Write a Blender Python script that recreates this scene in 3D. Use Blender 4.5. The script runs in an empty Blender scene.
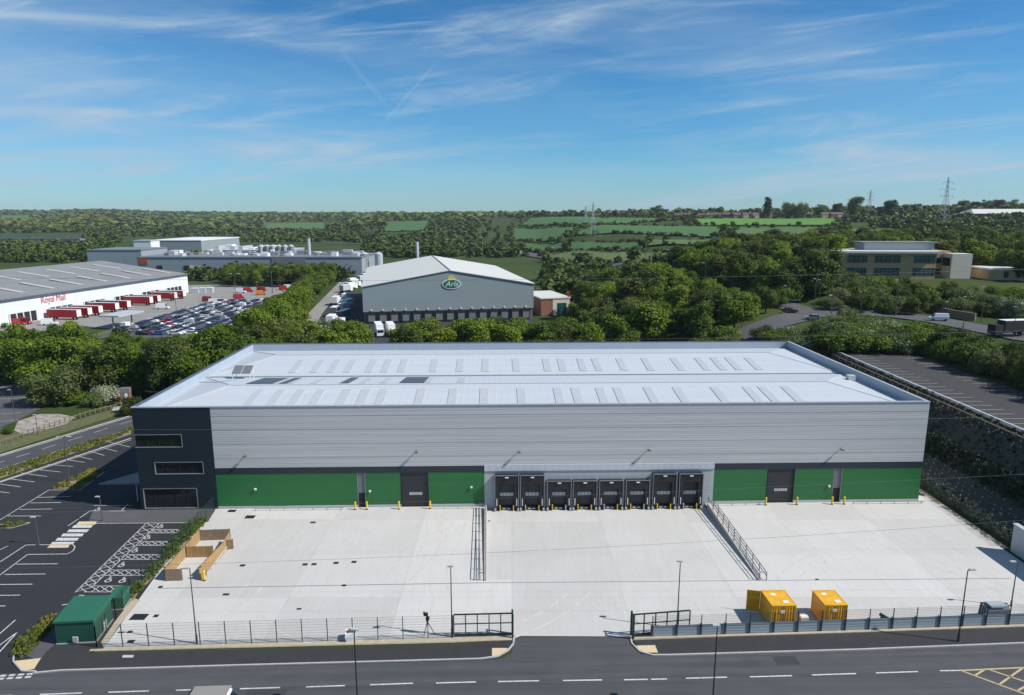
import bpy, bmesh, math, random
import numpy as np
from mathutils import Vector, Matrix
R = random.Random(7)
NR = np.random.RandomState(11)
H = 41.0; F = 682.0; CX, CY = 512.0, 347.5
PITCH = math.radians(11.0); CP, SP = math.cos(PITCH), math.sin(PITCH)
SCN = bpy.context.scene
COL = SCN.collection

# ------------------------------------------------------------------ geometry of the place
def ss(a, b, x):
    t = min(1.0, max(0.0, (x-a)/(b-a)))
    return t*t*(3-2*t)
def lerp_tab(tab, a):
    if a <= tab[0][0]: return tab[0][1]
    for (a0, v0), (a1, v1) in zip(tab, tab[1:]):
        if a <= a1:
            t = (a-a0)/(a1-a0); t = t*t*(3-2*t)
            return v0+(v1-v0)*t
    return tab[-1][1]
CREST = [(-1.2, 58), (-.75, 60), (-.6, 68), (-.45, 50), (-.35, 46), (-.1, 40), (0, 39), (.12, 40), (.35, 44), (.6, 50), (.8, 54), (1.3, 55)]
CRESTY = [(-1.2, 4600), (-.75, 4500), (-.35, 4000), (-.1, 2400), (.1, 1500), (1.3, 1500)]
CREST0 = [(-1.2, 1200), (-.35, 1000), (-.05, 600), (.12, 450), (.35, 320), (1.3, 300)]
BANK = [(62.2, 0), (67.2, 3.1), (69.0, 5.2), (74.0, 10.0)]
def bankz(x):
    if x <= 62.2: return 0.0
    for (a, u), (b, v) in zip(BANK, BANK[1:]):
        if x <= b: return u+(v-u)*(x-a)/(b-a)
    return 10.0
def terrain(x, y):
    e = bankz(x)*ss(60, 76, y)
    m = ss(28, 82, x)*11.0
    t = ss(146, 172, y)
    h = e*(1-t)+m*t
    h += 7.5*ss(200, 246, y)*ss(70, 118, x)
    if 170 < y < 360: h += 6.5*math.exp(-((x-50)/20)**2-((y-248)/42)**2)
    if y > 250:
        a = x/y
        y0, yc, zc = lerp_tab(CREST0, a), lerp_tab(CRESTY, a), lerp_tab(CREST, a)
        s = ss(y0, yc, y)
        und = 1.6*math.sin(x*.004+1.1)*math.sin(y*.0035)+.9*math.sin(x*.011+y*.007)
        h = h*(1-s)+zc*s + und*ss(450, 900, y)
    return h
def ray(px, py):
    u, v = px-CX, py-CY
    return u, F*CP-v*SP, -(F*SP+v*CP)
def U(px, py, z=0.0):
    dx, dy, dz = ray(px, py); t = (z-H)/dz
    return (dx*t, dy*t)
def G(px, py):
    dx, dy, dz = ray(px, py); n = math.hypot(dx, dy)
    t = 30.0/n; prev = t
    while t*n < 9000:
        if H+dz*t < terrain(dx*t, dy*t): break
        prev = t; t *= 1.02
    a, b = prev, t
    for _ in range(20):
        m = (a+b)/2
        if H+dz*m < terrain(dx*m, dy*m): b = m
        else: a = m
    return (dx*b, dy*b, terrain(dx*b, dy*b))
def proj(x, y, z):
    d = y*CP+(H-z)*SP
    if d < 1: return (-9999, -9999)
    return (CX+x/d*F, CY+((H-z)*CP-y*SP)/d*F)
def on_plane(px, py, P, yaw):
    """point of the vertical plane through P along yaw: (distance along, height)"""
    dx, dy, dz = ray(px, py)
    nx, ny = -math.sin(yaw), math.cos(yaw)
    t = (P[0]*nx+P[1]*ny)/(dx*nx+dy*ny)
    return ((dx*t-P[0])*math.cos(yaw)+(dy*t-P[1])*math.sin(yaw), H+dz*t)

# ------------------------------------------------------------------ materials
def nd(nt, typ, **kw):
    n = nt.nodes.new(typ)
    for k, v in kw.items():
        if k in n.inputs: n.inputs[k].default_value = v
        else: setattr(n, k, v)
    return n
def mat(name, col, rough=.6, metal=0.0, var=.12, scale=1.5, bump=0.0, bscale=20, stretch=(1, 1, 1), col2=None, coord='pos', detail=6, spec=None):
    m = bpy.data.materials.new(name); m.use_nodes = True; nt = m.node_tree
    b = nt.nodes['Principled BSDF']; L = nt.links.new
    b.inputs['Roughness'].default_value = rough; b.inputs['Metallic'].default_value = metal
    if spec is not None: b.inputs['Specular IOR Level'].default_value = spec
    if coord == 'pos': src = nd(nt, 'ShaderNodeNewGeometry').outputs['Position']
    else: src = nd(nt, 'ShaderNodeTexCoord').outputs['Object']
    mp = nd(nt, 'ShaderNodeMapping'); mp.inputs['Scale'].default_value = stretch; L(src, mp.inputs[0])
    n = nd(nt, 'ShaderNodeTexNoise', Scale=scale, Detail=detail, Roughness=.62); L(mp.outputs[0], n.inputs['Vector'])
    mr = nd(nt, 'ShaderNodeMapRange'); mr.inputs[1].default_value = .3; mr.inputs[2].default_value = .7; L(n.outputs['Fac'], mr.inputs[0])
    mx = nd(nt, 'ShaderNodeMix', data_type='RGBA')
    c2 = col2 or tuple(c*(1-var*2) for c in col)
    mx.inputs[6].default_value = (*col, 1); mx.inputs[7].default_value = (*c2, 1)
    L(mr.outputs[0], mx.inputs[0]); L(mx.outputs[2], b.inputs['Base Color'])
    if bump:
        n2 = nd(nt, 'ShaderNodeTexNoise', Scale=bscale, Detail=3); L(mp.outputs[0], n2.inputs['Vector'])
        bp = nd(nt, 'ShaderNodeBump', Strength=bump, Distance=.05); L(n2.outputs['Fac'], bp.inputs['Height']); L(bp.outputs[0], b.inputs['Normal'])
    return m
def ribbed(name, col, axis, pitch, seam=None, seamcol=.6, rough=.45, metal=.0, var=.06, depth=.4, spec=.5, wash=(.02, .3, .9)):
    """profiled metal sheeting: ribs as bump, joints every `seam` metres, object coordinates"""
    m = bpy.data.materials.new(name); m.use_nodes = True; nt = m.node_tree; L = nt.links.new
    b = nt.nodes['Principled BSDF']; b.inputs['Roughness'].default_value = rough; b.inputs['Metallic'].default_value = metal
    b.inputs['Specular IOR Level'].default_value = spec
    tc = nd(nt, 'ShaderNodeTexCoord'); sp = nd(nt, 'ShaderNodeSeparateXYZ'); L(tc.outputs['Object'], sp.inputs[0])
    mp = nd(nt, 'ShaderNodeMapping'); mp.inputs['Scale'].default_value = wash; L(tc.outputs['Object'], mp.inputs[0])
    n = nd(nt, 'ShaderNodeTexNoise', Scale=2.0, Detail=5, Roughness=.6); L(mp.outputs[0], n.inputs['Vector'])
    mx = nd(nt, 'ShaderNodeMix', data_type='RGBA'); mx.inputs[6].default_value = (*[c*(1-var) for c in col], 1); mx.inputs[7].default_value = (*[min(1, c*(1+var)) for c in col], 1)
    mr = nd(nt, 'ShaderNodeMapRange'); mr.inputs[1].default_value = .32; mr.inputs[2].default_value = .68; L(n.outputs['Fac'], mr.inputs[0]); L(mr.outputs[0], mx.inputs[0])
    out = mx.outputs[2]
    if seam:
        a, s, off = seam
        q = nd(nt, 'ShaderNodeMath', operation='ADD'); L(sp.outputs[a], q.inputs[0]); q.inputs[1].default_value = off
        p = nd(nt, 'ShaderNodeMath', operation='PINGPONG'); L(q.outputs[0], p.inputs[0]); p.inputs[1].default_value = s/2
        lt = nd(nt, 'ShaderNodeMath', operation='LESS_THAN'); L(p.outputs[0], lt.inputs[0]); lt.inputs[1].default_value = .05
        m2 = nd(nt, 'ShaderNodeMix', data_type='RGBA'); L(lt.outputs[0], m2.inputs[0]); L(out, m2.inputs[6]); m2.inputs[7].default_value = (*[c*seamcol for c in col], 1)
        out = m2.outputs[2]
    L(out, b.inputs['Base Color'])
    pp = nd(nt, 'ShaderNodeMath', operation='PINGPONG'); L(sp.outputs[axis], pp.inputs[0]); pp.inputs[1].default_value = pitch/2
    dv = nd(nt, 'ShaderNodeMath', operation='DIVIDE'); L(pp.outputs[0], dv.inputs[0]); dv.inputs[1].default_value = pitch/2
    bp = nd(nt, 'ShaderNodeBump', Strength=depth, Distance=.03); L(dv.outputs[0], bp.inputs['Height']); L(bp.outputs[0], b.inputs['Normal'])
    return m
def leafmat(name, c1, c2, c3=None, trans=.36):
    m = bpy.data.materials.new(name); m.use_nodes = True; nt = m.node_tree; L = nt.links.new
    b = nt.nodes['Principled BSDF']; b.inputs['Roughness'].default_value = .65; b.inputs['Specular IOR Level'].default_value = .25
    oi = nd(nt, 'ShaderNodeObjectInfo'); g = nd(nt, 'ShaderNodeNewGeometry')
    n = nd(nt, 'ShaderNodeTexNoise', Scale=.12 if name == 'distant_woodland' else .35, Detail=5, Roughness=.75); L(g.outputs['Position'], n.inputs['Vector'])
    ad = nd(nt, 'ShaderNodeMath', operation='MULTIPLY_ADD'); L(oi.outputs['Random'], ad.inputs[0]); ad.inputs[1].default_value = .6; 
    sb = nd(nt, 'ShaderNodeMath', operation='MULTIPLY_ADD'); L(n.outputs['Fac'], sb.inputs[0]); sb.inputs[1].default_value = 1.6; sb.inputs[2].default_value = -.6
    L(sb.outputs[0], ad.inputs[2])
    rp = nd(nt, 'ShaderNodeValToRGB'); e = rp.color_ramp.elements
    e[0].position = .05; e[0].color = (*c1, 1); e[1].position = .95; e[1].color = (*c2, 1)
    if c3: x = e.new(.55); x.color = (*c3, 1)
    L(ad.outputs[0], rp.inputs[0])
    L(rp.outputs[0], b.inputs['Base Color'])
    tr = nd(nt, 'ShaderNodeBsdfTranslucent'); L(rp.outputs[0], tr.inputs['Color'])
    ms = nd(nt, 'ShaderNodeMixShader'); ms.inputs[0].default_value = trans; L(b.outputs[0], ms.inputs[1]); L(tr.outputs[0], ms.inputs[2])
    L(ms.outputs[0], nt.nodes['Material Output'].inputs['Surface'])
    return m
M = {}
def concrete_mat():
    m = mat('yard_concrete_surface', (.515, .507, .487), .8, var=.05, scale=.12, bump=.15, bscale=6)
    nt = m.node_tree; L = nt.links.new; b = nt.nodes['Principled BSDF']
    src = b.inputs['Base Color'].links[0].from_socket
    g = nd(nt, 'ShaderNodeNewGeometry')
    # tyre scuffs and brushed streaks
    mp = nd(nt, 'ShaderNodeMapping'); mp.inputs['Scale'].default_value = (.55, .06, 1); mp.inputs['Rotation'].default_value = (0, 0, .35); L(g.outputs['Position'], mp.inputs[0])
    n = nd(nt, 'ShaderNodeTexNoise', Scale=2.2, Detail=8, Roughness=.7, Distortion=1.5); L(mp.outputs[0], n.inputs['Vector'])
    mr = nd(nt, 'ShaderNodeMapRange'); mr.inputs[1].default_value = .44; mr.inputs[2].default_value = .72; mr.inputs[4].default_value = .55; L(n.outputs['Fac'], mr.inputs[0])
    mx = nd(nt, 'ShaderNodeMix', data_type='RGBA'); L(mr.outputs[0], mx.inputs[0]); L(src, mx.inputs[6]); mx.inputs[7].default_value = (.42, .395, .365, 1)
    # slab joints: 6 m bays
    sp = nd(nt, 'ShaderNodeSeparateXYZ'); L(g.outputs['Position'], sp.inputs[0])
    out = mx.outputs[2]
    for ax, s in ((0, 12.2), (1, 9.7)):
        p = nd(nt, 'ShaderNodeMath', operation='PINGPONG'); L(sp.outputs[ax], p.inputs[0]); p.inputs[1].default_value = s/2
        lt = nd(nt, 'ShaderNodeMath', operation='LESS_THAN'); L(p.outputs[0], lt.inputs[0]); lt.inputs[1].default_value = .025
        ml = nd(nt, 'ShaderNodeMath', operation='MULTIPLY'); L(lt.outputs[0], ml.inputs[0]); ml.inputs[1].default_value = .42
        m2 = nd(nt, 'ShaderNodeMix', data_type='RGBA'); L(ml.outputs[0], m2.inputs[0]); L(out, m2.inputs[6]); m2.inputs[7].default_value = (.2, .19, .18, 1); out = m2.outputs[2]
    # broad slab tone
    n3 = nd(nt, 'ShaderNodeTexNoise', Scale=.05, Detail=3); L(g.outputs['Position'], n3.inputs['Vector'])
    mr3 = nd(nt, 'ShaderNodeMapRange'); mr3.inputs[1].default_value = .35; mr3.inputs[2].default_value = .65; mr3.inputs[4].default_value = .35; L(n3.outputs['Fac'], mr3.inputs[0])
    m4 = nd(nt, 'ShaderNodeMix', data_type='RGBA'); L(mr3.outputs[0], m4.inputs[0]); L(out, m4.inputs[6]); m4.inputs[7].default_value = (.45, .435, .41, 1)
    # every slab poured a little lighter or darker
    sn = nd(nt, 'ShaderNodeVectorMath', operation='SNAP'); L(g.outputs['Position'], sn.inputs[0]); sn.inputs[1].default_value = (12.2, 9.7, 50)
    wn = nd(nt, 'ShaderNodeTexWhiteNoise', noise_dimensions='3D'); L(sn.outputs[0], wn.inputs['Vector'])
    mr5 = nd(nt, 'ShaderNodeMapRange'); mr5.inputs[3].default_value = .90; mr5.inputs[4].default_value = 1.05; L(wn.outputs['Value'], mr5.inputs[0])
    m5 = nd(nt, 'ShaderNodeVectorMath', operation='SCALE'); L(m4.outputs[2], m5.inputs[0]); L(mr5.outputs[0], m5.inputs['Scale'])
    L(m5.outputs[0], b.inputs['Base Color'])
    return m
def asphalt_mat(name, c, c2):
    m = mat(name, c, .85, var=.1, scale=.25, col2=c2, bump=.2, bscale=40, detail=10)
    nt = m.node_tree; L = nt.links.new; b = nt.nodes['Principled BSDF']
    src = b.inputs['Base Color'].links[0].from_socket
    g = nd(nt, 'ShaderNodeNewGeometry')
    mp = nd(nt, 'ShaderNodeMapping'); mp.inputs['Scale'].default_value = (.03, .9, 1); mp.inputs['Rotation'].default_value = (0, 0, -.045); L(g.outputs['Position'], mp.inputs[0])
    n = nd(nt, 'ShaderNodeTexNoise', Scale=1.2, Detail=5, Roughness=.55); L(mp.outputs[0], n.inputs['Vector'])
    mr = nd(nt, 'ShaderNodeMapRange'); mr.inputs[1].default_value = .4; mr.inputs[2].default_value = .7; mr.inputs[4].default_value = .55; L(n.outputs['Fac'], mr.inputs[0])
    mx = nd(nt, 'ShaderNodeMix', data_type='RGBA'); L(mr.outputs[0], mx.inputs[0]); L(src, mx.inputs[6]); mx.inputs[7].default_value = (*[k*1.5 for k in c], 1)
    L(mx.outputs[2], b.inputs['Base Color'])
    return m
M['concrete'] = concrete_mat()
M['road'] = asphalt_mat('road_asphalt', (.056, .058, .062), (.042, .043, .047))
M['newtar'] = mat('car_park_asphalt', (.020, .021, .025), .85, var=.12, scale=.3, bump=.2, bscale=30)
M['oldtar'] = mat('worn_asphalt', (.085, .085, .09), .9, var=.12, scale=.2)
M['foot'] = mat('footway_asphalt', (.030, .030, .033), .9, var=.12, scale=.8, bump=.2, bscale=30)
M['paleyard'] = mat('service_yard_surface', (.26, .25, .23), .9, var=.12, scale=.08)
M['kerb'] = mat('kerb_concrete', (.42, .41, .39), .8, var=.1, scale=2)
M['sand'] = mat('sandy_strip', (.42, .36, .27), .95, var=.12, scale=2)
M['tactile'] = mat('buff_tactile_paving', (.58, .47, .29), .85, var=.06, scale=3)
M['rubble'] = mat('pale_rubble', (.42, .38, .33), .95, var=.35, scale=.8)
M['line'] = mat('white_line_paint', (.66, .66, .64), .7, scale=3.5, col2=(.30, .30, .30), detail=9)
M['line2'] = mat('faded_line_paint', (.50, .50, .48), .7, scale=3, col2=(.3, .3, .3))
M['yline'] = mat('yellow_line_paint', (.50, .40, .22), .7, var=.1, scale=2)
M['silver'] = ribbed('silver_composite_cladding', (.468, .458, .460), 2, .33, seam=(2, 2.02, .55), seamcol=.62, rough=.5, metal=.0, var=.12, depth=.35, wash=(.015, .3, 1.1))
M['silverv'] = ribbed('silver_trim_sheet', (.50, .52, .56), 0, 1.0, rough=.4, metal=.2)
M['navy'] = ribbed('navy_cladding', (.008, .0155, .024), 2, .9, seam=(2, 3.3, .3), seamcol=.6, rough=.5, depth=.15)
M['navyband'] = mat('navy_band_sheet', (.018, .026, .038), .5)
M['green'] = ribbed('green_profiled_cladding', (.016, .135, .034), 0, .3, rough=.5, depth=.35, var=.10)
M['roof'] = ribbed('pale_standing_seam_roof', (.545, .575, .595), 0, .5, seam=(0, 1.0, 0), seamcol=.955, rough=.42, metal=.2, var=.035, depth=.2, spec=.4)
M['parapet'] = mat('parapet_lining_sheet', (.33, .39, .46), .45, var=.05, scale=.5, coord='obj')
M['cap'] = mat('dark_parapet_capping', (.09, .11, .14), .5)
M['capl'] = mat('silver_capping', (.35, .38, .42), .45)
M['rooflight'] = mat('translucent_rooflight_sheet', (.43, .455, .475), .4, var=.05)
M['rooflightd'] = mat('dark_rooflight_glass', (.06, .07, .09), .45)
M['rooflightb'] = mat('blue_glass_rooflight', (.42, .47, .52), .3)
M['dockwall'] = ribbed('grey_dock_wall_panel', (.38, .40, .41), 0, 1.2, rough=.7, depth=.2)
M['black'] = mat('black_rubber_curtain', (.012, .013, .015), .7, var=.15, scale=3)
M['doord'] = ribbed('charcoal_sectional_door', (.022, .024, .028), 2, .55, rough=.5, depth=.7)
M['doorg'] = mat('grey_door_sheet', (.16, .17, .18), .5)
M['frame'] = mat('grey_metal_frame', (.25, .26, .27), .5, metal=.3)
M['frame2'] = mat('silver_window_frame', (.30, .32, .34), .4, metal=.3)
M['white'] = mat('white_paint', (.75, .76, .76), .45, var=.05)
M['lightgrey'] = mat('light_grey_paint', (.45, .47, .49), .5, var=.06)
M['galv'] = mat('galvanised_steel', (.34, .36, .37), .5, metal=.5, var=.1)
M['yellow'] = mat('yellow_safety_paint', (.75, .50, .02), .5, var=.05)
M['contyel'] = ribbed('yellow_container_sheet', (.70, .33, .012), 0, .32, rough=.55, depth=1.0, var=.25)
M['controof'] = mat('yellow_container_roof', (.74, .39, .02), .55, var=.12, scale=1.5)
M['steelgreen'] = mat('dark_green_powder_coat', (.008, .035, .024), .5)
M['subgreen'] = ribbed('green_kiosk_panel', (.010, .075, .046), 0, 1.2, rough=.55, depth=.2)
M['subroof'] = mat('green_kiosk_roof', (.018, .12, .07), .6, var=.06)
M['wood'] = ribbed('softwood_boarding', (.34, .215, .09), 0, .16, rough=.8, depth=.6, var=.2, wash=(3, 3, .2))
M['wood2'] = mat('grey_brown_boards', (.27, .20, .13), .85, var=.2, scale=3)
M['glass'] = mat('dark_window_glass', (.012, .017, .022), .06, var=.2, spec=.6)
M['tealglass'] = mat('teal_window_glass', (.03, .10, .10), .1, var=.4, scale=.4)
M['cable'] = mat('weathered_aluminium_cable', (.12, .125, .13), .5)
M['greyfence'] = ribbed('grey_board_panel', (.27, .32, .35), 2, .3, rough=.65, depth=.5, var=.12)
M['matting'] = mat('dark_weed_matting', (.030, .036, .038), .9, var=.2, scale=.5, col2=(.022, .036, .020), bump=.4, bscale=3)
M['guard'] = mat('pale_tree_guard', (.28, .30, .29), .7)
M['steelpole'] = mat('grey_lamp_column', (.13, .135, .14), .5, metal=.4)
M['darkpole'] = mat('black_lamp_column', (.02, .021, .024), .5)
M['lamphead'] = mat('lamp_head_casing', (.45, .46, .47), .4)
M['wire'] = mat('fence_wire', (.05, .07, .06), .6)
M['grassy'] = mat('rough_grass', (.06, .085, .022), .95, var=.2, scale=.8, col2=(.12, .11, .05))
M['field1'] = mat('bright_crop_field', (.085, .22, .012), .95, var=.12, scale=.008)
M['field2'] = mat('dark_crop_field', (.045, .125, .018), .95, var=.12, scale=.01)
M['field3'] = mat('pasture_field', (.075, .14, .022), .95, var=.18, scale=.01)
M['field4'] = mat('pale_hay_field', (.11, .15, .035), .95, var=.15, scale=.02)
M['rmroof'] = ribbed('grey_weathered_roof', (.20, .205, .205), 0, 1.0, rough=.7, depth=.2, var=.12, wash=(.05, .2, .9))
M['rmwall'] = ribbed('white_wall_panel', (.62, .65, .67), 0, 8, seam=(0, 12, 0), seamcol=.7, rough=.55, depth=.05)
M['greywall'] = ribbed('grey_blue_cladding', (.25, .30, .305), 0, .6, rough=.5, depth=.25, var=.05)
M['greywall2'] = ribbed('slate_grey_cladding', (.27, .31, .345), 0, .6, rough=.5, depth=.25, var=.08)
M['greyroof'] = mat('pale_grey_roof_sheet', (.58, .575, .53), .55, var=.04, scale=.1)
M['brick'] = mat('red_brick', (.27, .125, .09), .85, var=.15, scale=1)
M['buff'] = mat('buff_brick', (.44, .30, .17), .85, var=.1, scale=.5)
M['cream'] = mat('cream_render', (.62, .56, .47), .7, var=.05)
M['tile'] = mat('brown_roof_tile', (.13, .095, .08), .85, var=.2)
M['housewall'] = mat('pale_render_wall', (.45, .36, .30), .8, var=.1)
M['red'] = mat('red_vehicle_paint', (.42, .012, .015), .4, var=.06)
M['redtext'] = mat('red_sign_lettering', (.60, .10, .10), .5)
M['logogreen'] = mat('green_sign_face', (.01, .16, .06), .4)
M['logosun'] = mat('yellow_sign_sun', (.75, .55, .12), .5)
M['orange'] = mat('orange_panel', (.42, .09, .03), .6)
M['tyre'] = mat('tyre_rubber', (.015, .015, .016), .8)
M['carglass'] = mat('car_glass', (.015, .018, .022), .1)
M['signblue'] = mat('blue_road_sign', (.02, .12, .5), .5)
M['trunk'] = mat('tree_bark', (.09, .07, .05), .9, var=.2, scale=3)
M['leaf'] = leafmat('broadleaf_foliage', (0.057, 0.098, 0.010), (0.189, 0.250, 0.024), (0.109, 0.171, 0.014))
M['leafb'] = leafmat('fresh_spring_foliage', (0.078, 0.128, 0.011), (0.215, 0.275, 0.024), (0.137, 0.207, 0.015))
M['leafc'] = leafmat('olive_foliage', (0.060, 0.085, 0.015), (0.169, 0.195, 0.039), (0.111, 0.140, 0.024))
M['leafd'] = leafmat('dark_foliage', (0.034, 0.061, 0.010), (0.117, 0.152, 0.022))
M['weed'] = leafmat('dark_weeds', (.010, .022, .007), (.040, .062, .016))
M['leafy'] = leafmat('yellow_green_foliage', (0.111, 0.171, 0.013), (0.208, 0.256, 0.024))
M['leafg'] = leafmat('grey_green_foliage', (0.091, 0.122, 0.039), (0.169, 0.201, 0.061))
M['leafr'] = leafmat('copper_foliage', (.028, .012, .014), (.05, .02, .02))
M['blossom'] = leafmat('hawthorn_blossom', (.12, .17, .06), (.42, .45, .34), (.09, .14, .03), trans=.2)
M['farleaf'] = leafmat('distant_woodland', (0.039, 0.068, 0.011), (0.247, 0.256, 0.050), (0.111, 0.146, 0.022), trans=.2)
M['shrub'] = leafmat('planting_bed_foliage', (.16, .17, .03), (.38, .31, .06), (.09, .12, .02))

# ------------------------------------------------------------------ mesh building
class MB:
    def __init__(s): s.v = []; s.f = []; s.m = []; s.mats = []
    def mi(s, m):
        if m not in s.mats: s.mats.append(m)
        return s.mats.index(m)
    def add(s, vs, fs, m=None):
        o = len(s.v); s.v += [tuple(p) for p in vs]
        k = s.mi(m) if m else 0
        for f in fs: s.f.append(tuple(o+i for i in f)); s.m.append(k)
        return s
    def box(s, x0, x1, y0, y1, z0, z1, m=None):
        vs = [(x0, y0, z0), (x1, y0, z0), (x1, y1, z0), (x0, y1, z0), (x0, y0, z1), (x1, y0, z1), (x1, y1, z1), (x0, y1, z1)]
        return s.add(vs, [(3, 2, 1, 0), (4, 5, 6, 7), (0, 1, 5, 4), (1, 2, 6, 5), (2, 3, 7, 6), (3, 0, 4, 7)], m)
    def prism(s, pts, z0, z1, m=None):
        n = len(pts); vs = [(x, y, z0) for x, y in pts]+[(x, y, z1) for x, y in pts]
        return s.add(vs, [tuple(range(n))[::-1], tuple(range(n, 2*n))]+[(i, (i+1) % n, n+(i+1) % n, n+i) for i in range(n)], m)
    def tube(s, p0, p1, r0, r1=None, n=8, m=None):
        r1 = r0 if r1 is None else r1
        a, b = Vector(p0), Vector(p1); d = (b-a).normalized()
        q = d.orthogonal().normalized(); w = d.cross(q)
        vs = []
        for c, r in ((a, r0), (b, r1)):
            for i in range(n):
                t = 2*math.pi*i/n; vs.append(c+q*math.cos(t)*r+w*math.sin(t)*r)
        return s.add(vs, [(i, (i+1) % n, n+(i+1) % n, n+i) for i in range(n)]+[tuple(range(n))[::-1], tuple(range(n, 2*n))], m)
    def path(s, pts, r, n=6, m=None):
        for a, b in zip(pts, pts[1:]): s.tube(a, b, r, r, n, m)
        return s
    def bar(s, p0, p1, w, h, m=None):
        a, b = Vector(p0), Vector(p1); d = (b-a).normalized()
        q = Vector((-d.y, d.x, 0))
        if q.length < .01: q = Vector((1, 0, 0))
        q.normalize(); u = d.cross(q)
        if u.z < 0: u = -u
        vs = [c+q*sx*w/2+u*sz*h/2 for c in (a, b) for sx, sz in ((-1, -1), (1, -1), (1, 1), (-1, 1))]
        return s.add(vs, [(0, 1, 2, 3), (7, 6, 5, 4), (0, 4, 5, 1), (1, 5, 6, 2), (2, 6, 7, 3), (3, 7, 4, 0)], m)
    def poly(s, pts, m=None): return s.add(pts, [tuple(range(len(pts)))], m)
    def stroke(s, p, q, w, z, m=None):
        a, b = Vector((p[0], p[1])), Vector((q[0], q[1])); d = (b-a)
        if d.length < 1e-4: return s
        d.normalize(); n = Vector((-d.y, d.x))*w/2; a = a-d*w/2*0; 
        return s.add([(a.x-n.x, a.y-n.y, z), (b.x-n.x, b.y-n.y, z), (b.x+n.x, b.y+n.y, z), (a.x+n.x, a.y+n.y, z)], [(0, 1, 2, 3)], m)
    def build(s, name, m=None, parent=None, fix=True, smooth=False):
        me = bpy.data.meshes.new(name); me.from_pydata(s.v, [], s.f)
        mats = s.mats if s.mats else [m]
        for x in mats: me.materials.append(M[x] if isinstance(x, str) else x)
        if s.mats: me.polygons.foreach_set('material_index', s.m)
        if fix:
            bm = bmesh.new(); bm.from_mesh(me); bmesh.ops.recalc_face_normals(bm, faces=bm.faces); bm.to_mesh(me); bm.free()
        if smooth: me.polygons.foreach_set('use_smooth', [True]*len(me.polygons))
        me.update()
        o = bpy.data.objects.new(name, me); COL.objects.link(o); o.parent = parent
        return o
def tag(o, label=None, cat=None, group=None, kind=None):
    if label: o['label'] = label
    if cat: o['category'] = cat
    if group: o['group'] = group
    if kind: o['kind'] = kind
    return o
def empty(name, loc, rz=0, label=None, cat=None, group=None):
    o = bpy.data.objects.new(name, None); COL.objects.link(o); o.location = loc; o.rotation_euler = (0, 0, rz)
    o.empty_display_size = .5
    return tag(o, label, cat, group)
def copy_tree(o, parent=None):
    c = o.copy(); COL.objects.link(c); c.parent = parent
    for ch in [x for x in o.children]: copy_tree(ch, c)
    return c
ONES = ['', 'first', 'second', 'third', 'fourth', 'fifth', 'sixth', 'seventh', 'eighth', 'ninth', 'tenth', 'eleventh', 'twelfth', 'thirteenth', 'fourteenth', 'fifteenth', 'sixteenth', 'seventeenth', 'eighteenth', 'nineteenth']
TENS = ['', '', 'twenty', 'thirty', 'forty', 'fifty', 'sixty', 'seventy', 'eighty', 'ninety']
TENTH = ['', '', 'twentieth', 'thirtieth', 'fortieth', 'fiftieth', 'sixtieth', 'seventieth', 'eightieth', 'ninetieth']
def word(n):
    if n < 20: return ONES[n]
    if n % 10 == 0: return TENTH[n//10]
    return TENS[n//10]+'-'+ONES[n % 10]
def struct(name, mb, m, parent=None, fix=True):
    o = mb.build(name, m, parent, fix)
    if parent is None: o['kind'] = 'structure'
    # sheets must look up
    return o
def sheet(name, pxs, z, m, parent=None, world=False):
    mb = MB(); pts = pxs if world else [U(x, y, z) for x, y in pxs]
    a = sum(pts[i][0]*pts[(i+1) % len(pts)][1]-pts[(i+1) % len(pts)][0]*pts[i][1] for i in range(len(pts)))
    if a < 0: pts = pts[::-1]
    mb.poly([(x, y, z) for x, y in pts])
    return struct(name, mb, m, parent, fix=False)
def text_mesh(body, size, name, m, parent, loc, rot, shear=0.0, depth=.05, xs=1.0):
    cu = bpy.data.curves.new(name, 'FONT'); cu.body = body; cu.size = size; cu.extrude = depth; cu.align_x = 'CENTER'; cu.align_y = 'CENTER'; cu.shear = shear
    cu.resolution_u = 3; cu.offset = 0
    t = bpy.data.objects.new(name, cu); COL.objects.link(t)
    bpy.context.view_layer.update()
    me = bpy.data.meshes.new_from_object(t.evaluated_get(bpy.context.evaluated_depsgraph_get()))
    bpy.data.objects.remove(t); bpy.data.curves.remove(cu)
    me.materials.clear(); me.materials.append(M[m])
    o = bpy.data.objects.new(name, me); COL.objects.link(o); o.parent = parent; o.location = loc; o.rotation_euler = rot; o.scale = (xs, 1, 1)
    return o

# ------------------------------------------------------------------ ground
def axis(dense0, dense1, step, far0, far1, extra):
    a = list(np.arange(dense0, dense1+.01, step))
    d, x = step, dense0
    while x > far0: d *= 1.09; x -= d; a.append(x)
    d, x = step, dense1
    while x < far1: d *= 1.05; x += d; a.append(x)
    a = sorted(set(round(float(v), 3) for v in a)); a = [v for v in a if all(abs(v-e) > .6 for e in extra)]+list(extra)
    return sorted(a)
PX = (-5.2, -4.5, 28.2, 31.0)
GX = axis(-160, 260, 3.0, -7000, 7000, [-5.6, -4.8, 28.6, 30.4, 62.2, 63.5, 65.3, 67.2, 69.0, 71.5, 74.0])
GY = axis(40, 330, 3.0, -400, 6500, [70.2, 71.6, 94.4, 96])
vs = []; nx, ny = len(GX), len(GY)
def gz(x, y):
    z = terrain(x, y)-.06
    if -4.9 <= x <= 28.7 and 71.5 <= y <= 94.5: z = -1.9
    return z
for y in GY:
    for x in GX: vs.append((x, y, gz(x, y)))
fs = [(j*nx+i, j*nx+i+1, (j+1)*nx+i+1, (j+1)*nx+i) for j in range(ny-1) for i in range(nx-1)]
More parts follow.
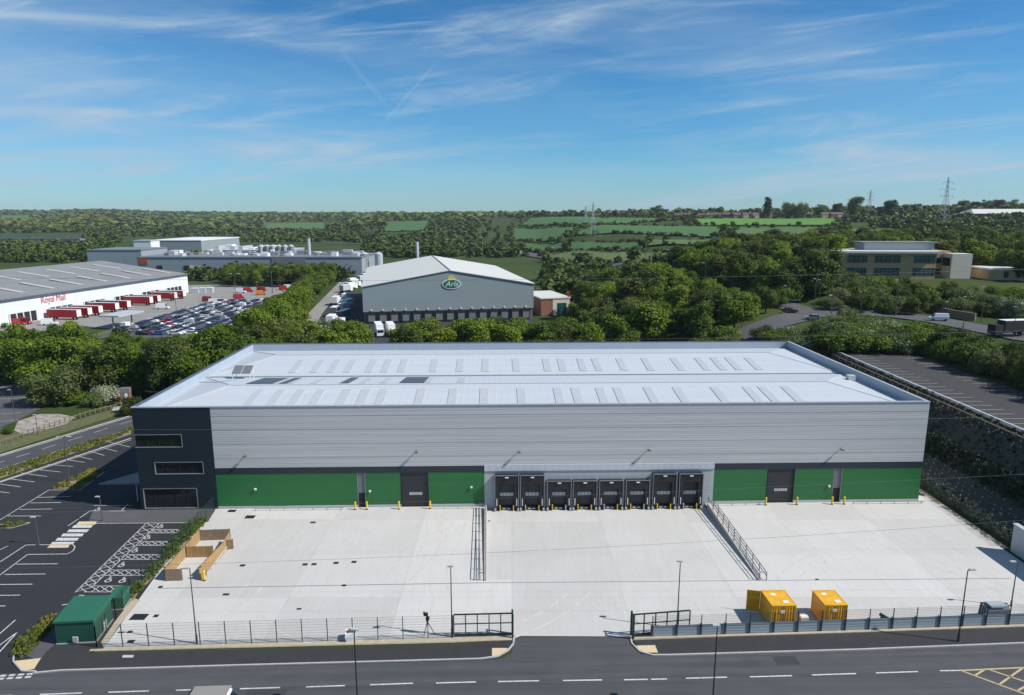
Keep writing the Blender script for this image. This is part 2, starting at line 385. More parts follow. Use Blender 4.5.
gm = bpy.data.materials.new('ground_grass_and_soil'); gm.use_nodes = True; nt = gm.node_tree; L = nt.links.new
b = nt.nodes['Principled BSDF']; b.inputs['Roughness'].default_value = .95; b.inputs['Specular IOR Level'].default_value = .1
g = nd(nt, 'ShaderNodeNewGeometry')
n1 = nd(nt, 'ShaderNodeTexNoise', Scale=.02, Detail=8, Roughness=.65); n2 = nd(nt, 'ShaderNodeTexNoise', Scale=.6, Detail=6)
L(g.outputs['Position'], n1.inputs['Vector']); L(g.outputs['Position'], n2.inputs['Vector'])
r = nd(nt, 'ShaderNodeValToRGB'); e = r.color_ramp.elements; e[0].position = .3; e[0].color = (.030, .055, .016, 1); e[1].position = .72; e[1].color = (.085, .10, .035, 1); x = e.new(.5); x.color = (.05, .078, .02, 1)
L(n1.outputs['Fac'], r.inputs[0])
mx = nd(nt, 'ShaderNodeMix', data_type='RGBA', blend_type='MULTIPLY'); mx.inputs[0].default_value = .6; L(r.outputs[0], mx.inputs[6]); L(n2.outputs['Color'], mx.inputs[7])
m3 = nd(nt, 'ShaderNodeMix', data_type='RGBA'); m3.inputs[0].default_value = .45; L(mx.outputs[2], m3.inputs[6]); L(r.outputs[0], m3.inputs[7]); L(m3.outputs[2], b.inputs['Base Color'])
M['ground'] = gm
gb = MB(); gb.v = vs; gb.f = fs
ground = gb.build('ground', 'ground', fix=False); ground['kind'] = 'structure'

# draped sheets on the terrain from four pixel corners
def drape(name, q, m, n=24, lift=.35, z=None):
    P = [G(*p)[:2] for p in q]; mb = MB(); k = n+1
    for j in range(k):
        for i in range(k):
            s, t = i/n, j/n
            x = (1-s)*(1-t)*P[0][0]+s*(1-t)*P[1][0]+s*t*P[2][0]+(1-s)*t*P[3][0]
            y = (1-s)*(1-t)*P[0][1]+s*(1-t)*P[1][1]+s*t*P[2][1]+(1-s)*t*P[3][1]
            mb.v.append((x, y, terrain(x, y)+lift))
    for j in range(n):
        for i in range(n):
            mb.f.append((j*k+i, j*k+i+1, (j+1)*k+i+1, (j+1)*k+i)); mb.m.append(0)
    o = mb.build(name, m, fix=True); o['kind'] = 'structure'
    return o
FIELDS = [([(700, 226.5), (842, 225.5), (836, 218.5), (690, 219.5)], 'field1'),
          ([(560, 238), (716, 238), (735, 228), (590, 226)], 'field2'),
          ([(520, 226), (600, 226), (690, 219), (530, 218.5)], 'field2'),
          ([(512, 240), (560, 240), (590, 228), (512, 228)], 'field2'),
          ([(262, 229.5), (330, 229), (325, 222.5), (262, 223)], 'field3'),
          ([(383, 232), (425, 231), (432, 221), (384, 222)], 'field2'),
          ([(545, 262), (680, 265), (690, 254), (548, 252)], 'field4'),
          ([(722, 240), (800, 238), (842, 228), (738, 229)], 'field3'),
          ([(840, 240), (905, 240), (905, 231), (850, 230)], 'field3'),
          ([(0, 219), (34, 219), (34, 215.5), (0, 215.5)], 'field3'),
          ([(520, 250), (640, 251), (650, 243), (525, 243)], 'field2'),
          ([(640, 248), (720, 247), (722, 241), (650, 241)], 'field3'),
          ([(930, 220), (960, 219), (960, 216), (930, 216)], 'field3')]
for i, (q, m) in enumerate(FIELDS): drape('field', q, m, 40, 1.2)

# ------------------------------------------------------------------ roads, yard, car parks
# front road
ra = math.atan2(U(1024, 643)[1]-U(60, 671)[1], U(1024, 643)[0]-U(60, 671)[0])
K0 = U(60, 671)
def RD(s, t): return (K0[0]+s*math.cos(ra)-t*math.sin(ra), K0[1]+s*math.sin(ra)+t*math.cos(ra))
road = sheet('road', [RD(-75, 0), RD(-75, -15), RD(170, -15), RD(170, 0)], .004, 'road', world=True)
mk = MB()
dashes = [((108, 692.3), (149, 691)), ((176, 690.3), (201, 689.6)), ((240, 688.8), (280, 687.6)), ((306, 687), (345, 685.6)), ((370, 684.8), (413, 683.3)), ((436, 683), (476, 682)), ((498, 681.6), (539, 680.8)), ((563, 680.6), (602, 679.9)), ((624, 679.8), (648, 679.4)), ((651, 679.3), (667, 679)), ((686, 678.3), (727, 677.2)), ((750, 676.9), (792, 675.7)), ((812, 675), (856, 673.6)), ((876, 673), (918, 671.6)), ((940, 670.8), (962, 670.4)), ((40, 694.5), (82, 693)), ((-30, 697), (12, 695.5))]
for p, q in dashes: mk.stroke(U(*p), U(*q), .15, .010, 'line')
for p, q in [((962, 670.5), (1100, 664)), ((962, 671), (1060, 707)), ((1000, 684), (1022, 668.5)), ((1018, 690.5), (1060, 667)), ((975, 675.5), (984, 670)), ((990, 670), (1050, 690)), ((1022, 668), (1070, 684))]:
    mk.stroke(U(*p), U(*q), .17, .014, 'yline')
for k in range(4):   # give way dashes at left junction
    mk.stroke(U(-2+k*9, 679-k*.6), U(4+k*9, 678.6-k*.6), .25, .010, 'line'); mk.stroke(U(0+k*9, 676-k*.6), U(6+k*9, 675.6-k*.6), .25, .010, 'line')
mk.build('road_marking', None, road, fix=False)
# entrance mouth + bellmouth
ent = sheet('driveway', [(513, 637), (631, 636.5), (634, 648), (645, 657.5), (665, 660), (480, 667), (498, 661), (511, 654)], .006, 'road')
# footways with kerbs
sheet('pavement', [(90, 653), (453, 644.5), (512, 640), (513, 650), (498, 659), (476, 660.5), (60, 671), (28, 673), (38, 663), (46, 652), (56, 643), (100, 640), (104, 648)], .012, 'foot')
sheet('pavement', [(633, 640), (1100, 624), (1100, 641), (665, 654.5), (648, 652), (638, 647)], .012, 'foot')
def kerb(pts, h=.12, w=.16, m='kerb'):
    mb = MB(); P = [U(*p) for p in pts]
    for a, b in zip(P, P[1:]): mb.bar((a[0], a[1], h/2-.02), (b[0], b[1], h/2-.02), w, h+.04)
    return struct('kerb', mb, m)
kerb([(34, 673.5), (60, 671), (250, 665.5), (480, 659.3), (497, 657), (508, 651), (513.5, 644), (514, 637.5)])
kerb([(630.5, 637), (632, 644), (640, 652), (652, 655.5), (668, 655.5), (860, 650), (1100, 640.5)])
kerb([(90, 650.5), (300, 645), (512, 639.5)], m='sand', h=.06, w=.3)
kerb([(632, 638.8), (840, 632.5), (1100, 623.5)], h=.1, w=.3, m='sand')
sheet('tactile_paving', [(492, 648), (511, 648), (505, 653), (498, 656.3), (492, 656.3)], .018, 'tactile')
sheet('tactile_paving', [(636, 645.5), (655, 645), (658, 652.5), (646, 652.5), (640, 650)], .018, 'tactile')
sheet('tactile_paving', [(14, 661), (41, 658), (34, 669), (20, 671)], .018, 'tactile')
sheet('drain_cover', [(123, 655), (134, 655), (133, 657.5), (122, 657.5)], .02, 'lightgrey')
# sandy strip behind the front fence
sheet('verge', [(104, 647), (453, 637), (512, 634.5), (512, 640), (453, 642.5), (90, 651.5)], .010, 'sand')
sheet('verge', [(634, 637.5), (1100, 620.5), (1100, 624), (634, 640)], .010, 'sand')

# main warehouse frame
WP = (-52.4, 90.5); WY = math.radians(1.5); WL, WW, WH = 111.7, 47.4, 15.05
def WQ(x, y): return (WP[0]+x*math.cos(WY)-y*math.sin(WY), WP[1]+x*math.sin(WY)+y*math.cos(WY))
def FQ(px, py): return on_plane(px, py, WP, WY)
pitL = [(-3.7, 71.3), (-4.05, 92.4)]; pitR = [(29.1, 71.4), (27.75, 92.4)]
DX0, DX1 = FQ(484.5, 490)[0], FQ(713, 490)[0]
D = U(487, 505); D = (D[0], WQ(DX0, 0)[1]); C = (U(705.5, 504)[0], WQ(DX1, 0)[1]); PZ = -.5
yb = MB()
yl = [WQ(10.0, 0.0), U(104, 648)]
fr = [U(104, 648), U(453, 638), U(512, 636), U(632, 636.5), U(1140, 618)]
A_, B_ = (-2.9, 71.3), (28.15, 71.4)
z0 = .008
Rr = [(61.3, 54.5), (61.5, 80), (61.6, 97)]
yb.poly([(p[0], p[1], z0) for p in [yl[0], (U(160, 570)), yl[1], fr[1], (-2.9, fr[1][1]+.4), A_, D]])
yb.poly([(p[0], p[1], z0) for p in [A_, (-2.9, fr[1][1]+.4), fr[2], fr[3], (28.15, fr[3][1]+.6), B_]])
yb.poly([(p[0], p[1], z0) for p in [B_, (28.15, fr[3][1]+.6), fr[4], (61.4, fr[4][1]), (61.4, 80), (61.4, 97.5), WQ(WL, 5), WQ(WL, 0), C]])
yb.poly([(A_[0], A_[1], z0), (B_[0], B_[1], z0), (C[0], C[1], PZ), (D[0], D[1], PZ)])
yard = struct('concrete_yard', yb, 'concrete', fix=False)
for p in yard.data.polygons: pass
bm = bmesh.new(); bm.from_mesh(yard.data)
for f in bm.faces:
    if f.normal.z < 0: f.normal_flip()
bm.to_mesh(yard.data); bm.free()
def cover_sheet(px, py, w, h):
    x, y = U(px, py); mb = MB(); mb.box(x-w/2, x+w/2, y-h/2, y+h/2, .005, .022)
    return mb.build('drain_cover', 'black')
cov = [(232, 511, 1.1, .8), (250, 517, 1.3, 1), (313, 522.5, .7, .5), (242.5, 565.5, .6, .5), (305, 564.5, .6, .5), (314, 564.3, .6, .5), (336, 563, .6, .5), (354, 562, .6, .5), (344, 585.5, .5, .4), (160.5, 587, .5, .4), (226, 594.5, .7, .4), (139, 617, 1.6, 1.1), (156, 616, .5, .5), (130, 632, .5, .4), (131, 641.5, .7, .5), (817, 579.5, .4, .3), (489, 521, .3, .3), (299, 609, .5, .3)]
for i, c in enumerate(cov):
    tag(cover_sheet(*c), f'dark drain cover in the pale concrete yard, {word(sorted(range(len(cov)), key=lambda k: cov[k][0]).index(i)+1)} from the left', 'drain cover', 'drain covers in the yard')
# tyre arcs, stains and patches
M['scuff'] = mat('tyre_scuffed_concrete', (.555, .535, .497), .85, scale=1.3, col2=(.40, .38, .355), detail=9)
M['patch'] = mat('asphalt_patch', (.040, .041, .046), .9, var=.1, scale=1)
M['wear'] = mat('worn_wheel_track', (.070, .073, .079), .85, scale=.5, col2=(.054, .056, .061), detail=9)
tm_ = MB(); rt = random.Random(3)
for k in range(34):
    x0 = rt.uniform(-36, 56); y0 = rt.uniform(62, 84); r0 = rt.uniform(9, 26); t0 = rt.uniform(0, 6.28); dt = rt.uniform(.4, 1.3)
    for off in (0, 1.9):
        P = [(x0+(r0+off)*math.cos(t0+dt*i/10), y0+(r0+off)*math.sin(t0+dt*i/10)) for i in range(11)]
        for a, b in zip(P, P[1:]):
            if all(-37 < p[0] < 60 and 60.5+.05*p[0] < p[1] < (89 if not -6 < p[0] < 30 else 70) for p in (a, b)): tm_.stroke(a, b, rt.choice((.16, .22)), .0125+k*.0001, 'scuff')
tm_.build('tyre_mark', None, yard, fix=False)
pm = MB()
for (s0_, t0_, w_, h_) in ((18, -4.5, 3.5, 1.1), (47, -8.6, 6, .7), (66, -2.2, 2.2, 1.3), (88, -5.2, 9, .5), (7, -8, 2, 2)):
    pm.poly([(*RD(s0_, t0_), .0075), (*RD(s0_+w_, t0_), .0075), (*RD(s0_+w_, t0_+h_), .0075), (*RD(s0_, t0_+h_), .0075)], 'patch')
for t0_ in (-1.4, -3.1, -6.6, -8.3):
    pm.poly([(*RD(-75, t0_), .0065), (*RD(170, t0_), .0065), (*RD(170, t0_+.55), .0065), (*RD(-75, t0_+.55), .0065)], 'wear')
pm.build('surface_repair', None, road, fix=False)
# linear drainage channel
cb = MB(); a, b_ = U(158, 588.5), U(1010, 578.5)
cb.bar((a[0], a[1], .01), (-3.8, U(477, 583)[1], .01), .12, .02); cb.bar((29.3, U(770, 580.5)[1], .01), (b_[0], b_[1], .01), .10, .02); cb.bar((-3.8, U(477, 583)[1], .01), (29.3, U(770, 580.5)[1], .01), .10, .02)
tag(cb.build('drainage_channel', 'frame'), 'thin straight drainage channel crossing the full width of the pale concrete yard', 'drain')

# left car park
carpark = sheet('car_park', [(-60, 500), (0, 480.5), (131, 433), (137, 431), (150, 500), (216, 509), (160, 575), (104, 648), (60, 646), (40, 663), (28, 673), (-60, 676)], .006, 'newtar')
lm = MB()
def ln(*p, w=.12, z=.012):
    for a, b in zip(p, p[1:]): lm.stroke(U(*a), U(*b), w, z, 'line')
for s in [((109, 442), (130, 447)), ((100, 447), (117, 451.5)), ((89, 451), (104.5, 455.5)), ((75, 455.5), (92, 459.5)), ((65.5, 459.5), (84.5, 462.5)), ((47.5, 464.5), (73, 466.5)), ((32.5, 469), (60.5, 472)), ((21, 473), (47, 476.5)), ((11, 479), (34.5, 482)), ((0, 484), (20.5, 487)), ((-15, 490), (9.5, 493)), ((0, 482.5), (131, 440)),
          ((49, 490), (-10, 526)), ((37.5, 497.5), (70.5, 496.5)), ((30, 503), (61, 502.5)), ((19.5, 509.5), (52, 509)), ((7.5, 516), (41, 516)), ((49, 490), (80, 490), (104, 472.5)),
          ((0, 562), (26, 545), (73, 544.5), (75, 547), (73, 551), (67, 554), (27.5, 554.5), (-4, 578)), ((16, 564.2), (57.5, 563.8)), ((4.5, 574.5), (45.5, 574)), ((-10, 584.6), (32.5, 584.2)), ((-10, 595.5), (20, 595.2)), ((-10, 606), (5.5, 606)),
          ((-4, 637), (15.5, 620)), ((-4, 648), (17.5, 632), (-4, 656)), ((0, 524.5), (30, 522.5)), ((-5, 528), (12, 528), (30, 523)), ((-5, 552), (8, 546)), ((68, 526), (90, 511), (125, 511)), ((90, 523.5), (210, 522.5)), ((121, 511), (128, 504)), ((94, 505.5), (132, 505.5)), ((62, 605), (75, 603))]:
    ln(*s)
for (x0, x1, y) in [(73, 92, 526.5), (68, 88, 530.8), (62, 83, 535), (56.5, 78, 539.3), (51.5, 73.5, 543.3)]:
    lm.poly([(*U(x0+1.2, y-1.4), .012), (*U(x0-1.2, y+1.4), .012), (*U(x1-1.2, y+1.4), .012), (*U(x1+1.2, y-1.4), .012)], 'line')
# accessible bays: hatched aisles
OL = [(75, 592.5), (147, 522.6)]; IL = [(92, 587), (160, 522.6)]
def at(l, y):
    t = (y-l[0][1])/(l[1][1]-l[0][1]); return l[0][0]+t*(l[1][0]-l[0][0])
ln(OL[0], OL[1], w=.1); ln(IL[0], IL[1], w=.1)
ys = np.linspace(592, 523, 16)
for i, (a, b) in enumerate(zip(ys, ys[1:])):
    k = .6
    ln((at(OL, a), a), (at(IL, b), b), w=.09); ln((at(IL, a), a), (at(OL, b), b), w=.09)
RL = [(132, 592), (186, 524)]
for yb0, yb1 in [(592, 586), (575.5, 570), (559.5, 554.5), (545.5, 541.5), (533, 529.5)]:
    x0, x1 = at(IL, yb1)-2, at(RL, yb1)
    ln((at(IL, yb0)-3, yb0), (at(RL, yb0), yb0), w=.09); ln((x0, yb1), (x1, yb1), w=.09)
    n = 5
    for i in range(n):
        a, b = x0+(x1-x0)*i/n, x0+(x1-x0)*(i+1)/n
        ln((a, yb0), (b, yb1), w=.09); ln((a, yb1), (b, yb0), w=.09)
def wheelchair(px, py, s=.9):
    x, y = U(px, py)
    P = lambda u, v: (x+u*s*.95, y+v*s)
    pts = [P(.35*math.cos(t)+.1, .35*math.sin(t)-.15) for t in np.linspace(math.radians(130), math.radians(395), 12)]
    for a, b in zip(pts, pts[1:]): lm.stroke(a, b, .13, .013, 'line')
    for a, b in [((-.12, .75), (-.05, .15)), ((-.05, .15), (.35, .12)), ((.35, .12), (.55, -.35)), ((-.1, .45), (.3, .42)), ((-.2, .8), (-.02, .8))]: lm.stroke(P(*a), P(*b), .14, .0135, 'line')
for p in [(108, 580), (121, 565), (134.5, 550.5), (147, 537.5), (160, 526.5), (97, 509.5), (122, 580.5)]: wheelchair(*p)
ln((72, 602), (80, 595), (85, 596), (78, 602.5), (72, 602))
lm.build('bay_line', None, carpark, fix=False)
sheet('tactile_paving', [(79, 521.5), (97, 521.5), (95, 524.5), (76, 524.8)], .02, 'tactile')
sheet('tactile_paving', [(50, 545), (70, 544.5), (68, 547.6), (47, 547.8)], .02, 'tactile')
sheet('footpath', [(93, 511), (216, 508.5), (208, 522), (88, 522.8)], .010, 'oldtar')
sheet('verge', [(97, 648), (104, 648), (118, 627), (140, 600), (133, 598), (116, 620)], .011, 'sand')
kerb([(36, 672), (22, 671.5), (13.5, 662), (14, 652), (24, 638), (52, 614)], w=.14)
# planting beds
def bed(pts, n, label, hgt=.5, mm='shrub'):
    s_ = sheet('soil', pts, .03, 'wood2'); 
    P = [U(*p) for p in pts]; xs = [p[0] for p in P]; ys_ = [p[1] for p in P]
    def inside(x, y):
        c = False; j = len(P)-1
        for i in range(len(P)):
            if (P[i][1] > y) != (P[j][1] > y) and x < (P[j][0]-P[i][0])*(y-P[i][1])/(P[j][1]-P[i][1])+P[i][0]: c = not c
            j = i
        return c
    mb = MB(); k = 0
    while k < n:
        x, y = R.uniform(min(xs), max(xs)), R.uniform(min(ys_), max(ys_))
        if not inside(x, y): continue
        k += 1; r = R.uniform(.25, .5)
        for q in range(26):
            t, h = R.uniform(0, 6.28), R.random()
            c = Vector((x+r*math.cos(t)*math.sqrt(1-h*h*.6), y+r*math.sin(t)*math.sqrt(1-h*h*.6), h*hgt*R.uniform(.6, 1.2)))
            a = Vector((R.uniform(-1, 1), R.uniform(-1, 1), R.uniform(-1, 1))).normalized(); b = a.orthogonal().normalized()
            w = .09
            mb.add([c-a*w-b*w, c+a*w-b*w, c+a*w+b*w, c-a*w+b*w], [(0, 1, 2, 3)])
    return tag(mb.build('shrub_bed', mm, fix=False), label, 'shrubs', kind='stuff')
bed([(52, 488.5), (93, 470.5), (102, 473), (80, 489)], 60, 'long bed of yellow-green shrubs between two rows of marked bays')
bed([(0, 478.5), (0, 471), (131, 429), (131, 434)], 160, 'narrow strip of yellowish shrubs between the side road and the car park')
bed([(14, 657), (18, 645), (50, 617), (58, 616), (50, 628), (24, 656)], 70, 'curved bed of mixed yellow and green shrubs beside the green kiosk')
bed([(0, 527), (27, 522.5), (24, 524), (5, 528)], 12, 'small triangular shrub island among the bays at the left edge')
bed([(186, 529), (200, 520), (207, 521), (165, 565), (148, 583), (140, 590), (134, 600), (126, 600)], 90, 'dense green hedge strip against the mesh fence beside the accessible bays', .9, 'leaf')
sheet('kiosk_apron', [(22, 654), (48, 628), (56, 627), (60, 646), (40, 663), (30, 657)], .009, 'oldtar')
# left side road
sroad = sheet('road', [(0, 471), (131, 429.5), (180, 413), (180, 400), (131, 413), (0, 456), (-80, 484), (-80, 502)], .008, 'road')
sm = MB()
sm.stroke(U(-80, 483), U(0, 456.5), .2, .014, 'line'); sm.stroke(U(0, 456.5), U(180, 402), .2, .014, 'line')
for k in range(6):
    x = -10+k*26; y = lambda q: 462.5-(q)*.318
    sm.stroke(U(x, y(x)), U(x+14, y(x+14)), .14, .014, 'line')
sm.stroke(U(0, 469), U(131, 428.8), .12, .014, 'line')
sm.build('road_marking', None, sroad, fix=False)
kerb([(-80, 482), (0, 455.3), (180, 401)], w=.2)
kerb([(0, 482), (131, 438.5)], w=.15)
# outer car park at far left and rubble
ocp = sheet('car_park', [(-60, 446), (0, 428), (16, 421), (40, 409), (42, 386), (20, 383), (-60, 398)], .006, 'oldtar')
om = MB()
for k in range(6): 
    y = 391+k*7.5; om.stroke(U(-8, y+1), U(30-k*3, y-1), .12, .012, 'line'); 
om.stroke(U(-5, 388.5), U(12, 385), .2, .012, 'line')
om.build('bay_line', None, ocp, fix=False)
sheet('rubble_patch', [(14, 430), (18, 421), (40, 414), (60, 414), (76, 417), (66, 424), (36, 432), (22, 434)], .008, 'rubble')
sheet('gravel_track', [(-40, 440), (0, 432), (14, 431), (76, 420), (131, 404), (131, 411), (0, 453), (-40, 466)], .004, 'grassy')
sheet('gravel_patch', [(0, 372), (24, 358), (34, 350), (0, 348)], .006, 'paleyard')

# upper car park on the right plateau
UC = MB(); 
def plateau(x0, x1, y0, y1, lift, name, m):
    mb = MB(); mb.poly([(x0, y0, 10+lift), (x1, y0, 10+lift), (x1, y1, 10+lift), (x0, y1, 10+lift)]); return struct(name, mb, m, fix=False)
def T(x, y, lift=0): return (x, y, terrain(x, y)+lift)
ucp = MB()
for j in range(40):
    y0, y1 = 70+j*2.05, 70+(j+1)*2.05
    ucp.poly([(74.6, y0, terrain(74.6, y0)+.05), (91, y0, terrain(91, y0)+.05), (91, y1, terrain(91, y1)+.05), (74.6, y1, terrain(74.6, y1)+.05)])
# keep it plane on plateau
UCP = struct('car_park', ucp, mat('grey_worn_asphalt', (.042, .041, .041), .9, var=.15, scale=.3, col2=(.028, .028, .028)), fix=False)
ul = MB()
for k in range(32):
    y = 74+k*2.5
    z = terrain(75.5, y)+.065; ul.stroke((75.0, y), (79.6, y), .12, z, 'line2'); z = terrain(89, y)+.065; ul.stroke((86.2, y), (90.8, y), .12, z, 'line2')
ul.stroke((75.0, 152), (80, 152.6), .3, 10.07, 'line'); ul.stroke((80, 152.2), (87, 151), .3, 10.07, 'line')
ul.build('bay_line', None, UCP, fix=False)
kb = MB()
for j in range(28):
    y0, y1 = 68+j*3, 71+j*3
    kb.bar(T(74.3, y0, .2), T(74.3, y1, .2), .35, .5)
struct('kerb', kb, 'lightgrey')
# knee rail below the upper car park
tr = empty('timber_rail', T(73.2, 110), 0, 'low brown timber rail running below the white kerb of the upper car park', 'rail')
rb = MB()
for j in range(28): rb.bar((73.0-73.2, 68+j*3-110, terrain(73, 68+j*3)+.75-terrain(73.2, 110)), (73.0-73.2, 71+j*3-110, terrain(73, 71+j*3)+.75-terrain(73.2, 110)), .1, .14)
rb.build('rail', 'wood2', tr)
pb = MB()
for j in range(28):
    zz = terrain(73, 68+j*3)-terrain(73.2, 110); pb.box(-.3, -.1, 68+j*3-110-.08, 68+j*3-110+.08, zz-.3, zz+.85)
o = pb.build('post', 'wood2', tr); o['kind'] = 'stuff'
# matting on the bank
bk = MB(); nX, nY = 22, 60
for j in range(nY+1):
    for i in range(nX+1):
        x = 62.6+(73.6-62.6)*i/nX; y = 76+(154-76)*j/nY; bk.v.append((x, y, terrain(x, y)+.22+.08*math.sin(x*3.1+y*1.7)*math.sin(y*.9)))
for j in range(nY):
    for i in range(nX): bk.f.append((j*(nX+1)+i, j*(nX+1)+i+1, (j+1)*(nX+1)+i+1, (j+1)*(nX+1)+i)); bk.m.append(0)
bank = struct('embankment', bk, 'matting', fix=False)
tg = MB()
for i in range(9):
    for j in range(58):
        x, y = 63.7+i*.62+(4.9 if i > 5 else 0)+R.uniform(-.05, .05), 77+j*1.3+(.65 if i % 2 else 0)+R.uniform(-.1, .1)
        if R.random() < .2: continue
        z = terrain(x, y)+.15; tg.tube((x, y, z-.05), (x, y, z+R.uniform(.14, .28)), .085, .085, 5)
tag(tg.build('tree_guards', 'guard'), 'hundreds of small pale tubes protecting saplings on the dark bank right of the warehouse', 'tree guards', kind='stuff')
gt = MB()
for k in range(9000):
    x, y = R.uniform(62.6, 74), 76+R.random()*78
    if R.random() > (.95 if (67.0 < x < 69.2 or x < 63.5) else (.22 if x > 69 else .03)): continue
    z = terrain(x, y)
    for q in range(5):
        c = Vector((x+R.uniform(-.25, .25), y+R.uniform(-.25, .25), z+R.uniform(.15, .95 if x < 69.2 else .5))); a = Vector((R.uniform(-1, 1), R.uniform(-1, 1), R.uniform(-.3, 1))).normalized(); b = a.orthogonal().normalized(); w = .12
        gt.add([c-a*w-b*w, c+a*w-b*w, c+a*w+b*w, c-a*w+b*w], [(0, 1, 2, 3)])
tag(gt.build('bank_weeds', 'weed', fix=False), 'weeds and rough grass growing through the dark bank right of the warehouse', 'weeds', kind='stuff')
sheet('footpath', [(61.42, 79), (62.35, 79), (62.35, 152), (61.42, 152)], .013, 'sand', world=True)
sheet('footpath', [WQ(WL+.05, 3), (61.4, 95), (61.4, 150), WQ(WL+.05, WW)], .010, 'foot', world=True)
# retaining wall at right edge of yard
rw = MB(); rw.box(62.0, 62.45, 40, 78.5, -.1, 3.5); rw.box(61.9, 62.55, 40, 78.6, 3.5, 3.62)
tag(rw.build('retaining_wall', 'lightgrey'), 'plain grey retaining wall at the far right corner of the yard', 'wall')
# right-hand road on the hillside
rr = MB()
def ribbon(mb, pts, w, lift):
    P = [Vector((p[0], p[1])) for p in pts]; out = []
    Q = []
    for a, b in zip(P, P[1:]):
        n = max(2, int((b-a).length/4))
        for i in range(n): Q.append(a.lerp(b, i/n))
    Q.append(P[-1])
    ws = []
    for i, p in enumerate(Q):
        d = (Q[min(i+1, len(Q)-1)]-Q[max(i-1, 0)]).normalized(); nn = Vector((-d.y, d.x))
        row = [p+nn*w*(k/4-.5) for k in range(5)]
        ws.append([(q.x, q.y, terrain(q.x, q.y)+lift) for q in row])
    o = len(mb.v)
    for r_ in ws: mb.v += r_
    for j in range(len(ws)-1):
        for i in range(4): mb.f.append((o+j*5+i, o+j*5+i+1, o+(j+1)*5+i+1, o+(j+1)*5+i)); mb.m.append(0)
def gp(px, py): return G(px, py)[:2]
ribbon(rr, [gp(1150, 352), gp(1024, 338), gp(975, 328), gp(938, 321), gp(895, 315), gp(850, 311), gp(812, 313), gp(780, 322), gp(752, 332), (58, 170)], 11, .25)
ribbon(rr, [gp(812, 313), gp(775, 304), gp(700, 305)], 9, .3)
struct('road', rr, 'oldtar')
# motorway strip in the middle distance
mw = MB(); ribbon(mw, [gp(700, 268), gp(640, 266), gp(560, 258), gp(500, 250), gp(440, 246), gp(400, 244), gp(300, 243)], 16, .8)
struct('motorway', mw, 'oldtar')

# service yards beyond
sheet('service_yard', [(0, 345), (40, 331), (85, 326), (120, 330), (240, 303), (315, 288), (300, 284), (188, 285), (188, 291), (0, 326)], .01, 'paleyard')
sheet('car_park', [(-142, 228), (-104, 228), (-104, 330), (-142, 330)], .02, 'oldtar', world=True)
sheet('grass_verge', [(-146.5, 226), (-142.4, 226), (-142.4, 330), (-146.5, 330)], .03, 'grassy', world=True)
sheet('service_road', [(-70, 200), (-64, 200), (-81, 290), (-108, 460), (-113, 460), (-87, 290)], .02, 'paleyard', world=True)
sheet('service_yard', [(-66, 200), (30, 200), (30, 275), (-40, 262), (-80, 370), (-95, 370), (-80, 290)], .012, 'foot', world=True)

# ------------------------------------------------------------------ main warehouse
W = empty('warehouse', (WP[0], WP[1], 0), WY, 'long silver and green warehouse with pale roof, navy office corner and eight loading docks', 'warehouse')
dzL = 10.7  # navy/silver boundary
t_ = .35
ZB1, ZB0 = 6.1, 5.2
ZF0 = 5.3
mb = MB(); mb.box(dzL, WL, 0, t_, ZB1, WH-.12); mb.box(WL-t_, WL, t_, WW, 0, WH-.12); mb.box(10, WL-t_, WW-t_, WW, 0, WH-.12); mb.build('silver_wall', 'silver', W)
mb = MB()
wins = [(0.0, 6.5, 9.2, 11.1), (2.35, 9.1, 5.25, 7.05), (.4, 7.9, .15, 3.15)]
ZS = [0, .15, 3.05, 5.05, 6.75, 8.95, 10.75, WH-.12]
# navy front wall, cut round three windows (bands of boxes butted end to end)
bands = [(0, .15, None), (.15, 3.15, wins[2]), (3.15, 5.25, None), (5.25, 7.05, wins[1]), (7.05, 9.2, None), (9.2, 11.1, wins[0]), (11.1, WH-.12, None)]
for z0_, z1_, w in bands:
    if w is None: mb.box(0, dzL, 0, t_, z0_, z1_)
    else:
        if w[0] > .01: mb.box(0, w[0], 0, t_, z0_, z1_)
        mb.box(w[1], dzL, 0, t_, z0_, z1_)
mb.box(0, t_, t_, WW, 0, 9.2); mb.box(0, t_, t_, WW, 11.1, WH-.12); mb.box(0, t_, 7, WW, 9.2, 11.1); mb.box(t_, 10, WW-t_, WW, 0, WH-.12)
mb.build('office_wall', 'navy', W)
for i, w in enumerate(wins):
    f = MB(); fr_ = .07
    x0, x1, za, zb = w; y0 = -.05
    f.box(x0, x1, y0, .12, za, za+fr_); f.box(x0, x1, y0, .12, zb-fr_, zb); f.box(x1-fr_, x1, y0, .12, za+fr_, zb-fr_)
    if i: f.box(x0, x0+fr_, y0, .12, za+fr_, zb-fr_)
    else: f.box(x0-.05, x0, y0, 7, za, za+fr_); f.box(x0-.05, x0, y0, 7, zb-fr_, zb)
    fo = f.build('window', 'frame2', W)
    p = MB(); p.box(x0+(.02 if i == 0 else fr_), x1-fr_, .18, .24, za+fr_, zb-fr_)
    if i == 0: p.box(x0+.02, x0+.08, .24, 7, za+fr_, zb-fr_)
    p.build('pane', 'glass', fo)
    n = 4 if i < 2 else 5
    for k in range(1, n): xx = x0+(x1-x0)*k/n; mu = MB(); mu.box(xx-.025, xx+.025, .1, .17, za+fr_, zb-fr_); mu.build('mullion', 'black', fo)
